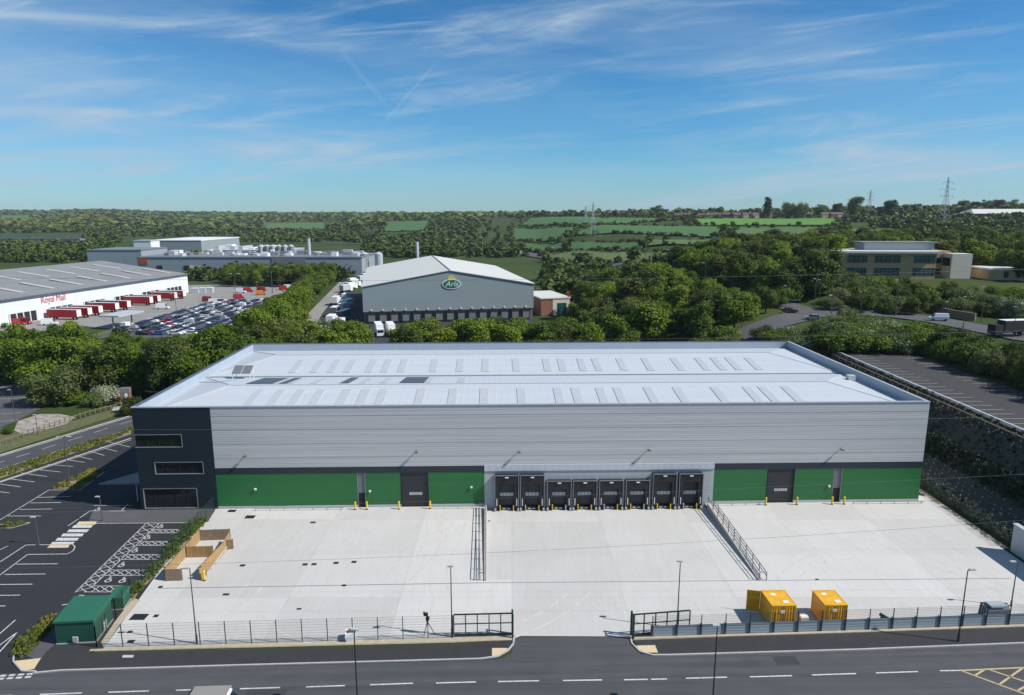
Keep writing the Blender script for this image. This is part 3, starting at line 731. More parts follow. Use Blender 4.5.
# floor slab inside the office so the glass shows depth
mb = MB(); mb.box(.4, dzL-.2, .4, 8, .02, .12); mb.box(.4, dzL-.2, .4, 8, 3.9, 4.3); mb.box(.4, dzL-.2, .4, 8, 7.6, 8.0); mb.box(.4, dzL, 8, 8.2, .12, 13); mb.box(dzL-.2, dzL, .4, 8, .12, 13); mb.build('office_floor', 'wood2', W)
# lower front: dark band, green cladding, plinth
for a, b in ((dzL, DX0), (DX1, WL)): mb = MB(); mb.box(a, b, -.04, t_, ZB0, ZB1); mb.build('navy_band', 'navyband', W)
doors = [(FQ(357.5, 490)[0], FQ(365.5, 490)[0], 'g'), (FQ(401, 490)[0], FQ(428.5, 490)[0], 'r'), (FQ(766.5, 486)[0], FQ(794, 486)[0], 'r'), (FQ(832.5, 486)[0], FQ(841, 486)[0], 'g')]
def seg(a, b):
    mb = MB(); mb.box(a, b, 0, t_, .35, ZB0); mb.build('green_cladding', 'green', W)
seg(dzL, doors[0][0]); seg(doors[0][1], doors[1][0]); seg(doors[1][1], DX0); seg(DX1, doors[2][0]); seg(doors[2][1], doors[3][0]); seg(doors[3][1], WL)
for a, b in [(dzL, doors[0][0]), (doors[0][1], doors[1][0]), (doors[1][1], DX0), (DX1, doors[2][0]), (doors[2][1], doors[3][0]), (doors[3][1], WL)]: mb = MB(); mb.box(a, b, -.06, t_, 0, .35); mb.build('plinth', 'lightgrey', W)
for a, b, k in doors:
    if k == 'r':
        d = MB(); d.box(a, b, .12, .2, 0, ZB0); do = d.build('roller_door', 'doord', W)
        v = MB()
        for q in range(6):
            x0 = a+(b-a)*(.3+q*.08); v.box(x0, x0+(b-a)*.065, .09, .12, 1.75, 2.15)
        v.build('vision_panel', 'lightgrey', do)
        for xa in (a, b-.12): f = MB(); f.box(xa, xa+.12, -.03, .12, 0, ZB0); f.build('door_frame', 'black', do)
    else:
        d = MB(); d.box(a, b, .1, .2, 2.15, ZB0); do = d.build('door_overpanel', 'doorg', W)
        f = MB(); f.box(a, b, .14, .2, 0, 2.15); f.build('personnel_door', 'black', do)
        for xa in (a, b-.08): f = MB(); f.box(xa, xa+.08, -.02, .1, 0, ZB0); f.build('door_frame', 'frame', do)
# dock zone
mb = MB(); mb.box(DX0, DX1, 0, t_, -1.3, ZF0); mb.build('dock_wall', 'dockwall', W)
mb = MB(); mb.box(DX0, DX1, -.12, t_, ZF0, ZB1+.1); mb.build('dock_fascia', 'silverv', W)
dock_px = [506.7, 532, 558.7, 584.2, 610.2, 636.5, 663, 689]
for i, dpx in enumerate(dock_px):
    c = FQ(dpx, 495)[0]; top = 4.85 if i in (0, 1, 6, 7) else 3.95
    f = MB(); w = 1.68; pd = -.75
    # housing: two side cheeks and a head box
    f.box(c-w, c-w+.14, pd, -.001, .0, top); f.box(c+w-.14, c+w, pd, -.001, .0, top); f.box(c-w+.14, c+w-.14, pd, -.001, top-.14, top)
    fo = f.build('loading_dock', 'black', W)
    q = MB(); q.box(c-w-.05, c+w+.05, pd-.06, pd-.003, top-.06, top+.06); q.box(c-w-.05, c-w+.04, pd-.05, pd-.003, 0, top-.06); q.box(c+w-.04, c+w+.05, pd-.05, pd-.003, 0, top-.06); q.build('shelter_trim', 'frame', fo)
    q = MB(); q.box(c-w+.14, c+w-.14, pd+.02, pd+.05, top-1.25, top-.14); q.build('head_curtain', 'black', fo)
    for s in (-1, 1):
        q = MB(); x0 = c+s*(w-.14); x1 = c+s*(w-.62); q.box(min(x0, x1), max(x0, x1), pd+.02, pd+.05, 0.05, top-1.25); q.build('side_curtain', 'black', fo)
        q = MB(); q.box(c+s*1.42-.05, c+s*1.42+.05, pd-.12, pd-.063, .35, 1.35); q.build('guide_strip', 'white', fo)
        q = MB(); q.box(c+s*1.3-.12, c+s*1.3+.12, -.55, -.003, PZ, -.02); q.build('bumper', 'black', fo)
        q = MB(); q.box(c+s*1.62-.13, c+s*1.62+.13, -1.0, -.01, PZ, PZ+.4); q.build('wheel_guide', 'kerb', fo)
        q = MB(); q.box(c+s*.95-.06, c+s*.95+.06, -.85, -.56, PZ, .35); q.build('corner_guard', 'yellow' if (i+s) % 3 else 'lightgrey', fo)
    q = MB(); q.box(c-1.2, c+1.2, -.12, -.003, .0, 3.0 if top < 4 else 3.4); q.build('dock_door', 'doord', fo)
    q = MB()
    for k in range(4): q.box(c-.98+k*.5, c-.98+k*.5+.44, -.16, -.123, 1.55, 2.05)
    q.build('vision_window', 'lightgrey', fo)
    q = MB(); q.box(c-1.15, c+1.15, -.5, -.003, PZ+.05, .0); q.build('dock_leveller', 'black', fo)
    q = MB(); q.box(c-.25, c+.25, pd-.14, pd-.063, top-.34, top-.2); q.build('dock_light', 'white', fo)
    for k in (-.6, .05): q = MB(); q.box(c+k, c+k+.4, -.54, -.503, -.32, -.15); q.build('dock_plate', 'lightgrey', fo)
# wall lights
for px, py in [(246, 455), (416.5, 451), (519, 451), (648.5, 449), (840.5, 448.5)]:
    x, z = FQ(px, py); q = MB(); q.box(x-.05, x+.05, -.55, -.001, z-.05, z+.05); q.box(x-.22, x+.22, -.75, -.35, z-.09, z+.02); q.build('wall_light', 'steelpole', W)
for px, py in [(370, 491), (471.5, 487), (829, 486), (255.5, 489)]:
    x, z = FQ(px, py); q = MB(); q.box(x-.14, x+.14, -.2, -.001, z-.12, z+.12); q.build('wall_box', 'white', W)
# rail along base
for a, b in [(257, 345), (430, 480), (716, 764), (850, 921)]:
    x0, x1 = FQ(a, 504)[0], FQ(b, 503)[0]; q = MB(); q.box(x0, x1, -.85, -.75, .3, .38)
    for k in range(int((x1-x0)/2)+1): q.box(x0+k*2, x0+k*2+.08, -.84, -.76, 0, .3)
    q.build('guard_rail', 'galv', W)
# parapet capping
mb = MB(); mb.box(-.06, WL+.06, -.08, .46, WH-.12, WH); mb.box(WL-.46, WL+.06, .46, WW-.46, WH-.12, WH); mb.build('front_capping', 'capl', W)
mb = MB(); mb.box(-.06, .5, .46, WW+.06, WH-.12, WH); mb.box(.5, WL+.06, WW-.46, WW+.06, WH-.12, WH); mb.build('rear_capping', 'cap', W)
# parapet inner lining
gt_ = 13.55; rd = 15.1
mb = MB(); mb.box(t_, t_+.12, t_+.12, WW-t_-.12, gt_-.5, WH-.13); mb.box(WL-t_-.12, WL-t_, t_+.12, WW-t_-.12, gt_-.5, WH-.13); mb.box(t_, WL-t_, WW-t_-.12, WW-t_, gt_-.5, WH-.13); mb.box(t_, WL-t_, t_, t_+.12, gt_-.5, WH-.13)
mb.build('parapet_lining', 'parapet', W)
# hipped double roof
e0 = t_+.12; X0, X1 = e0, WL-e0; Y0, Y2, Y4 = e0, WW/2, WW-e0; Y1, Y3 = (Y0+Y2)/2, (Y2+Y4)/2; hp = 8.6
RV = [(X0, Y0, gt_), (X1, Y0, gt_), (X1-hp, Y1, rd), (X0+hp, Y1, rd), (X0, Y2, gt_), (X1, Y2, gt_), (X1-hp, Y3, rd), (X0+hp, Y3, rd), (X0, Y4, gt_), (X1, Y4, gt_)]
mb = MB(); mb.add(RV, [(0, 1, 2, 3), (3, 2, 5, 4), (0, 3, 4), (1, 5, 2), (4, 5, 6, 7), (7, 6, 9, 8), (4, 7, 8), (5, 9, 6)]); ro = mb.build('roof', 'roof', W, fix=False)
sl = (rd-gt_)
mb = MB(); mb.bar((X0+hp, Y1, rd+.03), (X1-hp, Y1, rd+.03), .5, .05); mb.bar((X0+hp, Y3, rd+.03), (X1-hp, Y3, rd+.03), .5, .05)
for a, b in [(0, 3), (1, 2), (4, 3), (5, 2), (4, 7), (5, 6), (8, 7), (9, 6)]:
    A, B = Vector(RV[a])+Vector((0, 0, .03)), Vector(RV[b])+Vector((0, 0, .03)); mb.bar(A, B, .3, .04)
mb.build('ridge_capping', 'roof', W)
mb = MB(); mb.bar((X0, Y2, gt_+.05), (X1, Y2, gt_+.05), .7, .08); mb.build('valley_gutter', 'frame', W)
def rlight(x, ya, yb, za, zb, w, m, nm='rooflight'):
    q = MB(); q.bar((x, ya, za+.045), (x, yb, zb+.045), w, .05); q.build(nm, m, W)
def zat(y):
    if y < Y1: return gt_+sl*(y-Y0)/(Y1-Y0)
    if y < Y2: return rd-sl*(y-Y1)/(Y2-Y1)
    if y < Y3: return gt_+sl*(y-Y2)/(Y3-Y2)
    return rd-sl*(y-Y3)/(Y4-Y3)
def roofx(px, py, ylocal):
    z = zat(ylocal); x, y = U(px, py, z); return (x-WP[0])*math.cos(WY)+(y-WP[1])*math.sin(WY)
f_px = [258, 280, 300, 320, 346, 365, 383, 421, 453, 484, 521, 558, 576, 601, 619, 650, 680, 719, 752, 768, 792]
for px in f_px:
    rlight(roofx(px, 396, Y0+4.2), Y0+.9, Y0+9.4, zat(Y0+.9), zat(Y0+9.4), 1.25, 'rooflight')
s_px = [256+q/4 for q in (175, 257, 322, 385, 468, 528, 592, 715, 818, 918)]+[512+q/4 for q in (15, 137, 197, 277, 337, 437, 540, 660, 760, 825, 885, 965)]
for px in s_px:
    rlight(roofx(px, 364, Y2+5), Y2+2, Y2+8.6, zat(Y2+2), zat(Y2+8.6), 1.25, 'rooflight')
for px in (262, 285, 300, 322, 348, 368, 388, 430, 462):   # back pitches
    rlight(roofx(px, 378.5, Y1+5), Y1+1.2, Y1+8.5, zat(Y1+1.2), zat(Y1+8.5), 1.1, 'rooflight')
for px, w in ((268, 4.2), (290, 1.3), (348, 1.3), (412, 3.9)):
    rlight(roofx(px, 378.5, Y1+5)+.6, Y1+1.0, Y1+9.3, zat(Y1+1.0)+.03, zat(Y1+9.3)+.03, w, 'rooflightd', 'dark_rooflight')
# roof plant
x, y = U(243, 376, 14.2); lx = (x-WP[0])*math.cos(WY)+(y-WP[1])*math.sin(WY); ly = -(x-WP[0])*math.sin(WY)+(y-WP[1])*math.cos(WY)
zb = zat(ly); q = MB(); q.box(lx-1.5, lx-1.42, ly-.8, ly-.72, zb-.1, zb+1.0); q.box(lx+1.4, lx+1.48, ly-.8, ly-.72, zb-.1, zb+1.0); q.box(lx-1.5, lx-1.42, ly+.9, ly+1, zb-.3, zb+1.9); q.box(lx+1.4, lx+1.48, ly+.9, ly+1, zb-.3, zb+1.9)
po = q.build('rooftop_vent', 'white', W)
q = MB(); q.bar((lx-.8, ly-.9, zb+1.05), (lx-.8, ly+1.0, zb+2.0), 1.45, .1); q.bar((lx+.8, ly-.9, zb+1.05), (lx+.8, ly+1.0, zb+2.0), 1.45, .1); q.build('vent_flap', 'doorg', po)
q = MB(); q.path([(lx, ly-1, zb+.1), (lx-1.8, ly-6.5, zat(ly-6.5)+.1), (lx-4.5, ly-6.6, zat(ly-6.6)+.1)], .06, 5); q.build('roof_cable_tray', 'frame', W)
x, y = U(858, 381, 14.1); lx = (x-WP[0]); ly = y-WP[1]-1.4
q = MB(); q.box(lx-.6, lx+.6, ly-.5, ly+.5, 13.9, 14.75); q.build('rooftop_cowl', 'lightgrey', W)
# entrance canopy at the left side
q = MB(); q.prism([(-7.2, 2.6), (-.01, 2.6), (-.01, 7.2), (-3.4, 7.2)], 2.75, 2.95); co = q.build('entrance_canopy', 'doorg', W)
for xx in (-2.2,): 
    q = MB(); q.box(xx, xx+.14, 3.0, 3.14, 0, 2.75); q.build('canopy_post', 'lightgrey', co)

# bollards by the doors
bol = None; bl = []
def bollard(x, y, label):
    global bol
    if bol is None:
        bol = empty('bollard', (x, y, 0)); q = MB(); q.tube((0, 0, -.05), (0, 0, 1.15), .13, .13, 12); q.tube((0, 0, 1.15), (0, 0, 1.22), .13, .05, 12); q.build('post', 'yellow', bol)
        q = MB(); q.tube((0, 0, 0), (0, 0, .12), .17, .17, 12); q.build('base', 'black', bol); o = bol
    else: o = copy_tree(bol); o.location = (x, y, 0)
    tag(o, label, 'bollard', 'yellow bollards beside the doors')
names = ['narrow grey door left of the docks', 'wide dark door left of the docks', 'wide dark door right of the docks', 'narrow grey door right of the docks']
for (a, b, k), nme in zip(doors, names):
    p = WQ(a-.25, -.8); bollard(p[0], p[1], f'yellow bollard on the left side of the {nme}')
    p = WQ(b+.25, -.8); bollard(p[0], p[1], f'yellow bollard on the right side of the {nme}')

# dock ramp walls with handrails
def rail(mb, pts, h=.92):
    for a, b in zip(pts, pts[1:]):
        a, b = Vector(a), Vector(b)
        for k in (h, h*.55): mb.tube(a+Vector((0, 0, k)), b+Vector((0, 0, k)), .05, .05, 6)
        n = max(1, int((b-a).length/2.2))
        for i in range(n+1): p = a.lerp(b, i/n); mb.tube(p, p+Vector((0, 0, h)), .05, .05, 6)
for nm, A, B, s, lab in (('L', A_, D, -1, 'long concrete ramp wall with twin handrails left of the loading docks'), ('R', B_, C, 1, 'long concrete ramp wall with twin handrails right of the loading docks')):
    o = empty('ramp_wall', (A[0], A[1], 0), 0, lab, 'wall', 'ramp walls beside the docks')
    bx, by = B[0]-A[0], (B[1]-.9)-A[1]; w_ = MB()
    w_.add([(0, 0, -1.5), (bx, by, -1.5), (bx+s*.3, by, -1.5), (s*.3, 0, -1.5), (0, 0, .12), (bx, by, .5), (bx+s*.3, by, .5), (s*.3, 0, .12)], [(0, 1, 5, 4), (1, 2, 6, 5), (2, 3, 7, 6), (3, 0, 4, 7), (4, 5, 6, 7)]); w_.build('wall', 'kerb', o)
    r_ = MB(); rail(r_, [(s*.15, .1, .12), (bx+s*.15, by-.1, .5)]); r_.build('handrail', 'doorg', o)
    r_ = MB(); rail(r_, [(s*.95, .1, 0), (bx+s*.95, by-.1, 0)]); r_.tube((s*.15, .1, 1.04), (s*.95, .1, .92), .05, .05, 6); r_.build('handrail', 'doorg', o)

# ------------------------------------------------------------------ lamp columns
def lamp(px, py, toppy, label, pole='steelpole', double=False, z=None, head=(-.5, 0), grp='lamp columns'):
    if z is None: x, y, z = G(px, py)
    else: x, y = U(px, py, z)
    # height from top pixel
    v = toppy-CY; Zr, Yr = F*SP+v*CP, F*CP-v*SP
    h = H-y*Zr/Yr-z
    o = empty('lamp_column', (x, y, z), 0, label, 'street lamp', grp)
    q = MB(); k = max(1, y/140)*.9; q.tube((0, 0, -.2), (0, 0, h*.12), .11*k, .11*k, 8); q.tube((0, 0, h*.12), (0, 0, h), .075*k, .05*k, 8); q.build('pole', pole, o)
    q = MB()
    if double: q.bar((-.9*k, 0, h), (.9*k, 0, h), .1*k, .1*k)
    else: q.bar((0, 0, h), (head[0]*1.0, head[1]*1.0, h+.05), .07*k, .07*k)
    q.build('bracket', pole, o)
    for s in ((-1, 1) if double else (1,)):
        q = MB(); c = (s*.9*k, 0) if double else head
        q.box(c[0]-.32*k, c[0]+.32*k, c[1]-.15*k, c[1]+.15*k, h, h+.12*k); q.build('lamp_head', 'lamphead', o)
    return o
lamp(197, 643.5, 568, 'grey lamp column in the yard between the timber store and the mesh fence', head=(-.3, -.1))
lamp(452, 636.5, 565, 'grey lamp column at the left end of the open left gate', head=(0, -.3))
lamp(677, 628, 563, 'grey lamp column rising behind the grey boards beside the right gate', head=(0, .3))
lamp(958, 641.5, 570.5, 'tall black lamp column standing on the footway at the right', 'darkpole', head=(.5, .1))
lamp(1011, 606, 562, 'lamp column inside the yard at the extreme right, near the retaining wall', head=(-.5, 0))
lamp(358, 712, 632, 'near black street lamp at the kerb left of the gates, cut by the lower edge', 'darkpole', head=(0, .3))
lamp(712, 712, 628, 'near black street lamp in front of the grey board fence, cut by the lower edge', 'darkpole', head=(0, .3))
lamp(102.5, 521, 497, 'short lamp post near the office entrance path', head=(-.3, 0))
lamp(39, 545, 517.5, 'lamp post beside the small island at the left of the car park', head=(-.3, 0))
lamp(69.5, 482, 437, 'lamp post standing in the long yellow-green shrub bed', double=True)
lamp(16, 425, 390, 'lamp post in the far left outer car park', head=(-.4, 0))
lamp(38, 435, 415, 'thin post beside the pale rubble patch', head=(-.2, 0))
for px, py, t, lab, d in [(178.5, 333, 294, 'lamp mast with two heads in the staff car park, nearer one', True), (237, 313, 274, 'tall lamp mast with cluster heads over the crowded car park', True), (272.5, 293, 267, 'lamp mast behind the red and white vans', True),
                          (819, 302, 280, 'thin lamp column by the far carriageway, right of the pair', False), (785, 312, 286, 'lamp column at the left end of the hillside road', False), (814, 308, 279, 'lamp column left of the silver car on the hillside road', False), (830, 322, 296, 'lamp column beside the blossom tree by the hillside road', False), (895, 317, 280, 'lamp column at the left end of the hillside retaining wall', False), (947, 321, 302, 'short lamp column just right of the white van', False), (963, 330, 297, 'lamp column in front of the hillside wall, right of the white van', False), (981, 322, 287, 'tall lamp column against the dark hedge above the wall', False), (1013, 338, 307, 'lamp column beside the black lorry at the right edge', False), (828, 355, 295, 'tall thin pole behind the rear right roof corner', False), (860, 318, 292, 'lamp column in the middle of the hillside road hedge', False),
                          (689, 262, 263, '', False)][:-1]:
    lamp(px, py, t, lab, double=d, head=(-.6, 0), grp='distant lamp columns')

# ------------------------------------------------------------------ fences and gates
def mesh_fence(name, pts, h, label, spacing=2.4, solid=0.0, n_h=9, posth=None):
    """mesh fence along world points"""
    o = empty(name, (pts[0][0], pts[0][1], 0), 0, label, 'fence'); ox, oy = pts[0]
    posth = posth or h
    for a, b in zip(pts, pts[1:]):
        a, b = Vector((a[0]-ox, a[1]-oy)), Vector((b[0]-ox, b[1]-oy)); n = max(1, round((b-a).length/spacing)); d = (b-a).normalized()
        for i in range(n+1):
            p = a.lerp(b, i/n); q = MB(); q.box(p.x-.035, p.x+.035, p.y-.035, p.y+.035, -.1, posth+.03); q.build('post', 'steelgreen', o)
            if i == n: continue
            p2 = a.lerp(b, (i+1)/n); q = MB()
            z0_ = solid+.05
            for k in range(n_h):
                z = z0_+(h-z0_)*k/(n_h-1); q.bar((p.x, p.y, z), (p2.x, p2.y, z), .012, .012)
            for k in range(1, 24):
                pp = p.lerp(p2, k/24); q.bar((pp.x, pp.y, z0_), (pp.x, pp.y, h), .006, .006)
            q.build('mesh_panel', 'wire', o)
            if solid:
                q = MB(); nn = Vector((-d.y, d.x))*.12; A, B = p+nn+d*.16, p2+nn-d*.16
                q.bar((A.x, A.y, solid/2), (B.x, B.y, solid/2), .08, solid-.04); q.build('board_panel', 'greyfence', o)
                q = MB(); q.box(p.x+nn.x-.13, p.x+nn.x+.13, p.y+nn.y-.09, p.y+nn.y+.09, 0, solid+.05); q.build('board_support', 'frame', o)
    return o
mesh_fence('mesh_fence', [U(97, 647.5), U(453, 637.5), ], 2.4, 'dark green mesh fence along the front of the yard left of the gates')
mesh_fence('mesh_fence', [U(97, 647.5), U(116, 620), U(131, 598), U(214, 512)], 2.2, 'dark green mesh fence between the yard and the accessible bays')
mesh_fence('boarded_fence', [U(652, 637.5), U(1100, 622)], 2.3, 'mesh fence with solid grey boards along the front right of the yard', solid=1.2, n_h=7)
mesh_fence('mesh_fence', [(62.3, 79.5), (62.6, 100), (62.6, 130)], 1.8, 'low mesh fence at the foot of the dark planted bank')
def gate(P, Q, h, label, flip=1):
    o = empty('sliding_gate', (P[0], P[1], 0), math.atan2(Q[1]-P[1], Q[0]-P[0]), label, 'gate', 'sliding yard gates')
    L_ = math.hypot(Q[0]-P[0], Q[1]-P[1]); q = MB()
    q.box(0, L_, -.05, .05, h-.12, h); q.box(0, L_, -.06, .06, .12, .32)
    n = 5
    for i in range(n+1): x = L_*i/n; q.box(x-.05, x+.05, -.045, .045, .32, h-.12)
    q.box(.05, L_-.05, -.03, .03, h*.55, h*.55+.08); q.build('frame', 'steelgreen', o)
    w = MB()
    for k in range(12): z = .35+(h-.5)*k/12; w.bar((0, 0, z), (L_, 0, z), .008, .008)
    for k in range(60): x = L_*k/60; w.bar((x, .0, .32), (x, .0, h-.12), .006, .006)
    w.build('infill', 'wire', o)
    x = L_ if flip > 0 else 0
    for dy in (-.35, .35):
        w = MB(); w.box(x-.09, x+.09, dy-.09, dy+.09, 0, h+.1); w.build('gate_post', 'steelgreen', o)
    w = MB(); w.box(x-.05, x+.05, -.26, .26, h-.02, h+.06); w.build('gate_bridge', 'steelgreen', o)
gate(U(454, 637), U(512.5, 635.5), 2.5, 'dark green sliding gate, open, on the left of the yard entrance', 1)
gate(U(632, 637), U(689, 632.5), 2.5, 'dark green sliding gate, open, on the right of the yard entrance', -1)

# ------------------------------------------------------------------ yard objects
def container(px, py, label, w=2.35, l=2.8, h=2.45, door=False, rz=.03):
    x, y = U(px, py); o = empty('storage_container', (x, y, 0), rz, label, 'container', 'yellow storage containers')
    q = MB()
    # corrugated sides as real folds on the front, flat returns elsewhere
    pts = []; n = 9
    for i in range(n):
        x0 = -w/2+.1+(w-.2)*i/n; s = (w-.2)/n
        pts += [(x0, .04), (x0+s*.35, .04), (x0+s*.5, .0), (x0+s*.85, .0)]
    pts += [(w/2-.1, .04), (w/2-.1, .12), (-w/2+.1, .12)]
    q.prism(pts, .15, h-.12); q.build('front_panel', 'contyel', o)
    q = MB(); q.box(-w/2+.04, w/2-.04, .13, l-.05, .14, h-.04); q.build('body', 'contyel', o)
    q = MB()
    for sx in (-1, 1):
        for yy in (0, l-.1): q.box(min(sx*w/2, sx*(w/2-.1)), max(sx*w/2, sx*(w/2-.1)), yy, yy+.1, 0.02, h)
    q.box(-w/2+.1, w/2-.1, 0, .12, .02, .15); q.box(-w/2+.1, w/2-.1, 0, .12, h-.12, h); q.box(-w/2+.1, w/2-.1, l-.1, l, h-.12, h)
    for sx in (-1, 1): q.box(min(sx*w/2, sx*(w/2-.08)), max(sx*w/2, sx*(w/2-.08)), .1, l-.1, h-.1, h)
    q.build('frame', 'controof', o)
    q = MB(); q.box(-w/2+.1, w/2-.1, .13, l-.11, h-.039, h-.02); q.build('roof_panel', 'controof', o)
    for (a, b, c, d) in ((-.5, -.05, 1.9, 2.3), (.2, .75, .5, .95)):
        q = MB(); q.box(a, b, c, d, h-.019, h-.010); q.build('roof_patch', 'white', o)
    q = MB(); q.box(-.35, .1, -.03, -.004, 1.7, 2.0); q.build('notice', 'white', o)
    if door:
        q = MB(); q.bar((-w/2-.02, l, 1.3), (-w/2-1.3, l+.35, 1.3), .06, 2.3); q.build('open_door', 'contyel', o)
    return o
container(782.5, 628.5, 'yellow storage container with an open door leaf, left of the pair', door=True, w=2.5, l=2.9, h=2.55)
container(834.5, 627, 'yellow storage container on its own, right of the pair')
x, y = U(803, 626); o = empty('builders_bag', (x, y, 0), .1, 'brown pallet load topped with a white sack between the yellow containers', 'pallet load')
q = MB(); q.box(-.5, .5, -.4, .4, .02, .16); q.box(-.42, .42, -.35, .35, .16, .8); q.build('crate', 'wood2', o)
q = MB(); q.prism([(-.4, -.3), (.35, -.35), (.42, .1), (.2, .35), (-.3, .32)], .8, 1.15); q.build('sack', 'white', o)
# bulk bag near the fence
x, y = U(351, 639); o = empty('bulk_bag', (x, y, 0), .2, 'white bulk bag full of scraps standing by the mesh fence', 'bulk bag')
q = MB(); bot = [(-.42, -.42), (.42, -.4), (.43, .42), (-.4, .43)]; top = [(-.5, -.48), (.52, -.5), (.48, .5), (-.5, .46)]
q.add([(a, b, .0) for a, b in bot]+[(a, b, .5) for a, b in [(-.55, -.52), (.55, -.5), (.54, .53), (-.5, .55)]]+[(a, b, .95+.08*((i*7) % 3-1)) for i, (a, b) in enumerate(top)]+[(a*.85, b*.85, .8) for a, b in top],
      [(0, 1, 5, 4), (1, 2, 6, 5), (2, 3, 7, 6), (3, 0, 4, 7), (4, 5, 9, 8), (5, 6, 10, 9), (6, 7, 11, 10), (7, 4, 8, 11), (8, 9, 13, 12), (9, 10, 14, 13), (10, 11, 15, 14), (11, 8, 12, 15), (12, 13, 14, 15), (3, 2, 1, 0)])
q.build('bag', 'white', o, fix=False)
q = MB()
for k in range(7): q.bar((R.uniform(-.4, .4), R.uniform(-.4, .4), .78), (R.uniform(-.4, .4), R.uniform(-.4, .4), R.uniform(.95, 1.2)), .07, .05)
q.build('scrap', 'wood2', o)
# tripod camera
x, y = U(427, 634.5); o = empty('tripod', (x, y, 0), 0, 'tall black tripod with a camera head standing in the yard near the left gate', 'tripod')
for dx, dy in ((-.28, -.1), (.75, .12), (.05, .5)):
    q = MB(); q.tube((dx, dy, 0), (.05, .1, 1.35), .035, .045, 6); q.build('leg', 'black', o)
q = MB(); q.tube((.05, .1, 1.3), (.03, .1, 2.05), .1, .11, 8); q.build('column', 'black', o)
q = MB(); q.box(-.25, .12, -.05, .22, 2.05, 2.3); q.box(-.32, -.2, .0, .16, 2.1, 2.42); q.build('camera', 'black', o)
q = MB(); q.box(-.08, .26, -.06, .24, 1.55, 1.85); q.build('battery_box', 'black', o)
# green-grey heap at right and dark item
x, y = U(998, 623); o = empty('stacked_barriers', (x, y, 0), .05, 'heap of grey-green barriers and frames behind the grey boards at the right', 'barriers')
for k in range(5):
    q = MB(); q.bar((-1.2, k*.3, .75+.06*k), (1.2+.15*k, k*.3+.15, .7), .12, 1.35); q.build('barrier', 'greyfence' if k % 2 else 'doorg', o)
q = MB(); q.box(-.8, .9, .1, 1.1, 1.62, 1.8); q.build('tray', 'greyfence', o)
q = MB(); q.box(1.3, 3.0, .0, .8, 0, .45); q.build('pallet', 'greyfence', o)
x, y = U(885, 623); o = empty('tarpaulin_bundle', (x, y, 0), 0, 'small dark green tarpaulin bundle leaning behind the grey boards', 'tarpaulin')
q = MB(); q.prism([(-.6, 0), (-.2, -.3), (.5, -.2), (.55, .3), (-.3, .4)], 0, .45); q.bar((-.5, .1, .9), (.4, .1, .35), .35, .3); q.build('bundle', 'steelgreen', o)
# green kiosks
def kiosk(corners, h, rise, label):
    P = [U(*c) for c in corners]; cx_, cy_ = P[0]
    o = empty('electrical_kiosk', (cx_, cy_, 0), 0, label, 'kiosk'); Q = [(p[0]-cx_, p[1]-cy_) for p in P]
    q = MB(); q.prism(Q, .12, h); wl = q.build('wall', 'subgreen', o)
    c = Vector((sum(p[0] for p in Q)/4, sum(p[1] for p in Q)/4)); big = [tuple(c+(Vector(p)-c)*1.05) for p in Q]
    q = MB(); q.prism([tuple(c+(Vector(p)-c)*1.03) for p in Q], -.05, .12); q.build('base', 'kerb', o)
    q = MB(); q.add([(x, y, h) for x, y in big]+[(x, y, h+.22+(rise if i in (2, 3) else 0)) for i, (x, y) in enumerate(big)], [(3, 2, 1, 0), (4, 5, 6, 7), (0, 1, 5, 4), (1, 2, 6, 5), (2, 3, 7, 6), (3, 0, 4, 7)]); q.build('roof', 'subroof', o)
    return o, Q
o, Q = kiosk([(57, 644.5), (96, 642.5), (113, 619.5), (78, 620.5)], 2.25, .25, 'large dark green electrical kiosk at the left corner of the yard')
q = MB(); q.box(1.65, 2.15, -.12, -.0, .35, .85); q.build('vent_panel', 'lightgrey', o)
dq = Vector((Q[2][0]-Q[1][0], Q[2][1]-Q[1][1])).normalized()
q = MB(); a = Vector(Q[1])+dq*1.6+Vector((.1, 0)); b = a+dq*.7; q.bar((a.x, a.y, .7), (b.x, b.y, .7), .06, .8); q.build('vent_panel', 'lightgrey', o)
kiosk([(110, 610.5), (124, 609.5), (131, 599), (118, 599.5)], 1.25, .1, 'small dark green electrical cabinet behind the larger kiosk')
# timber bin stores
o = empty('bin_store', (*U(165, 581), 0), 0, 'open timber bin store with boarded fence sides on the left edge of the yard', 'bin store')
ox, oy = U(165, 581)
def board(p, q_, h=1.45, nm='fence_panel', m='wood'):
    a, b = U(*p), U(*q_); v = MB(); L_ = math.hypot(b[0]-a[0], b[1]-a[1]); v.box(0, L_, -.04, .04, .05, h)
    w = v.build(nm, m, o); w.location = (a[0]-ox, a[1]-oy, 0); w.rotation_euler = (0, 0, math.atan2(b[1]-a[1], b[0]-a[0]))
    n = max(1, int(L_/1.8)); v = MB()
    for i in range(n+1): x = L_*i/n; v.box(x-.06, x+.06, .041, .15, 0, h+.03)
    for z in (.35, h-.35): v.box(0, L_, .041, .09, z, z+.1)
    v.build('post', 'wood2', w)
board((166, 580.5), (186.5, 556.5)); board((186.5, 556.5), (200, 540.5)); board((202, 577), (224, 553.5)); board((187, 557.5), (213, 557)); board((200, 540.5), (230, 539.5), m='wood2'); board((200, 580), (205, 578)); board((166, 581), (182, 580.5), m='wood2'); board((224, 553.5), (230, 543)); board((226, 549.5), (233, 549), h=1.3, m='wood2')
for px, py in ((204.5, 580.5),):
    p = U(px, py); bollard(p[0], p[1], 'yellow bollard at the front corner of the timber bin store')
q = MB(); a, b = U(207, 576), U(229, 547); q.bar((a[0], a[1], .35), (b[0], b[1], .35), .08, .12); 
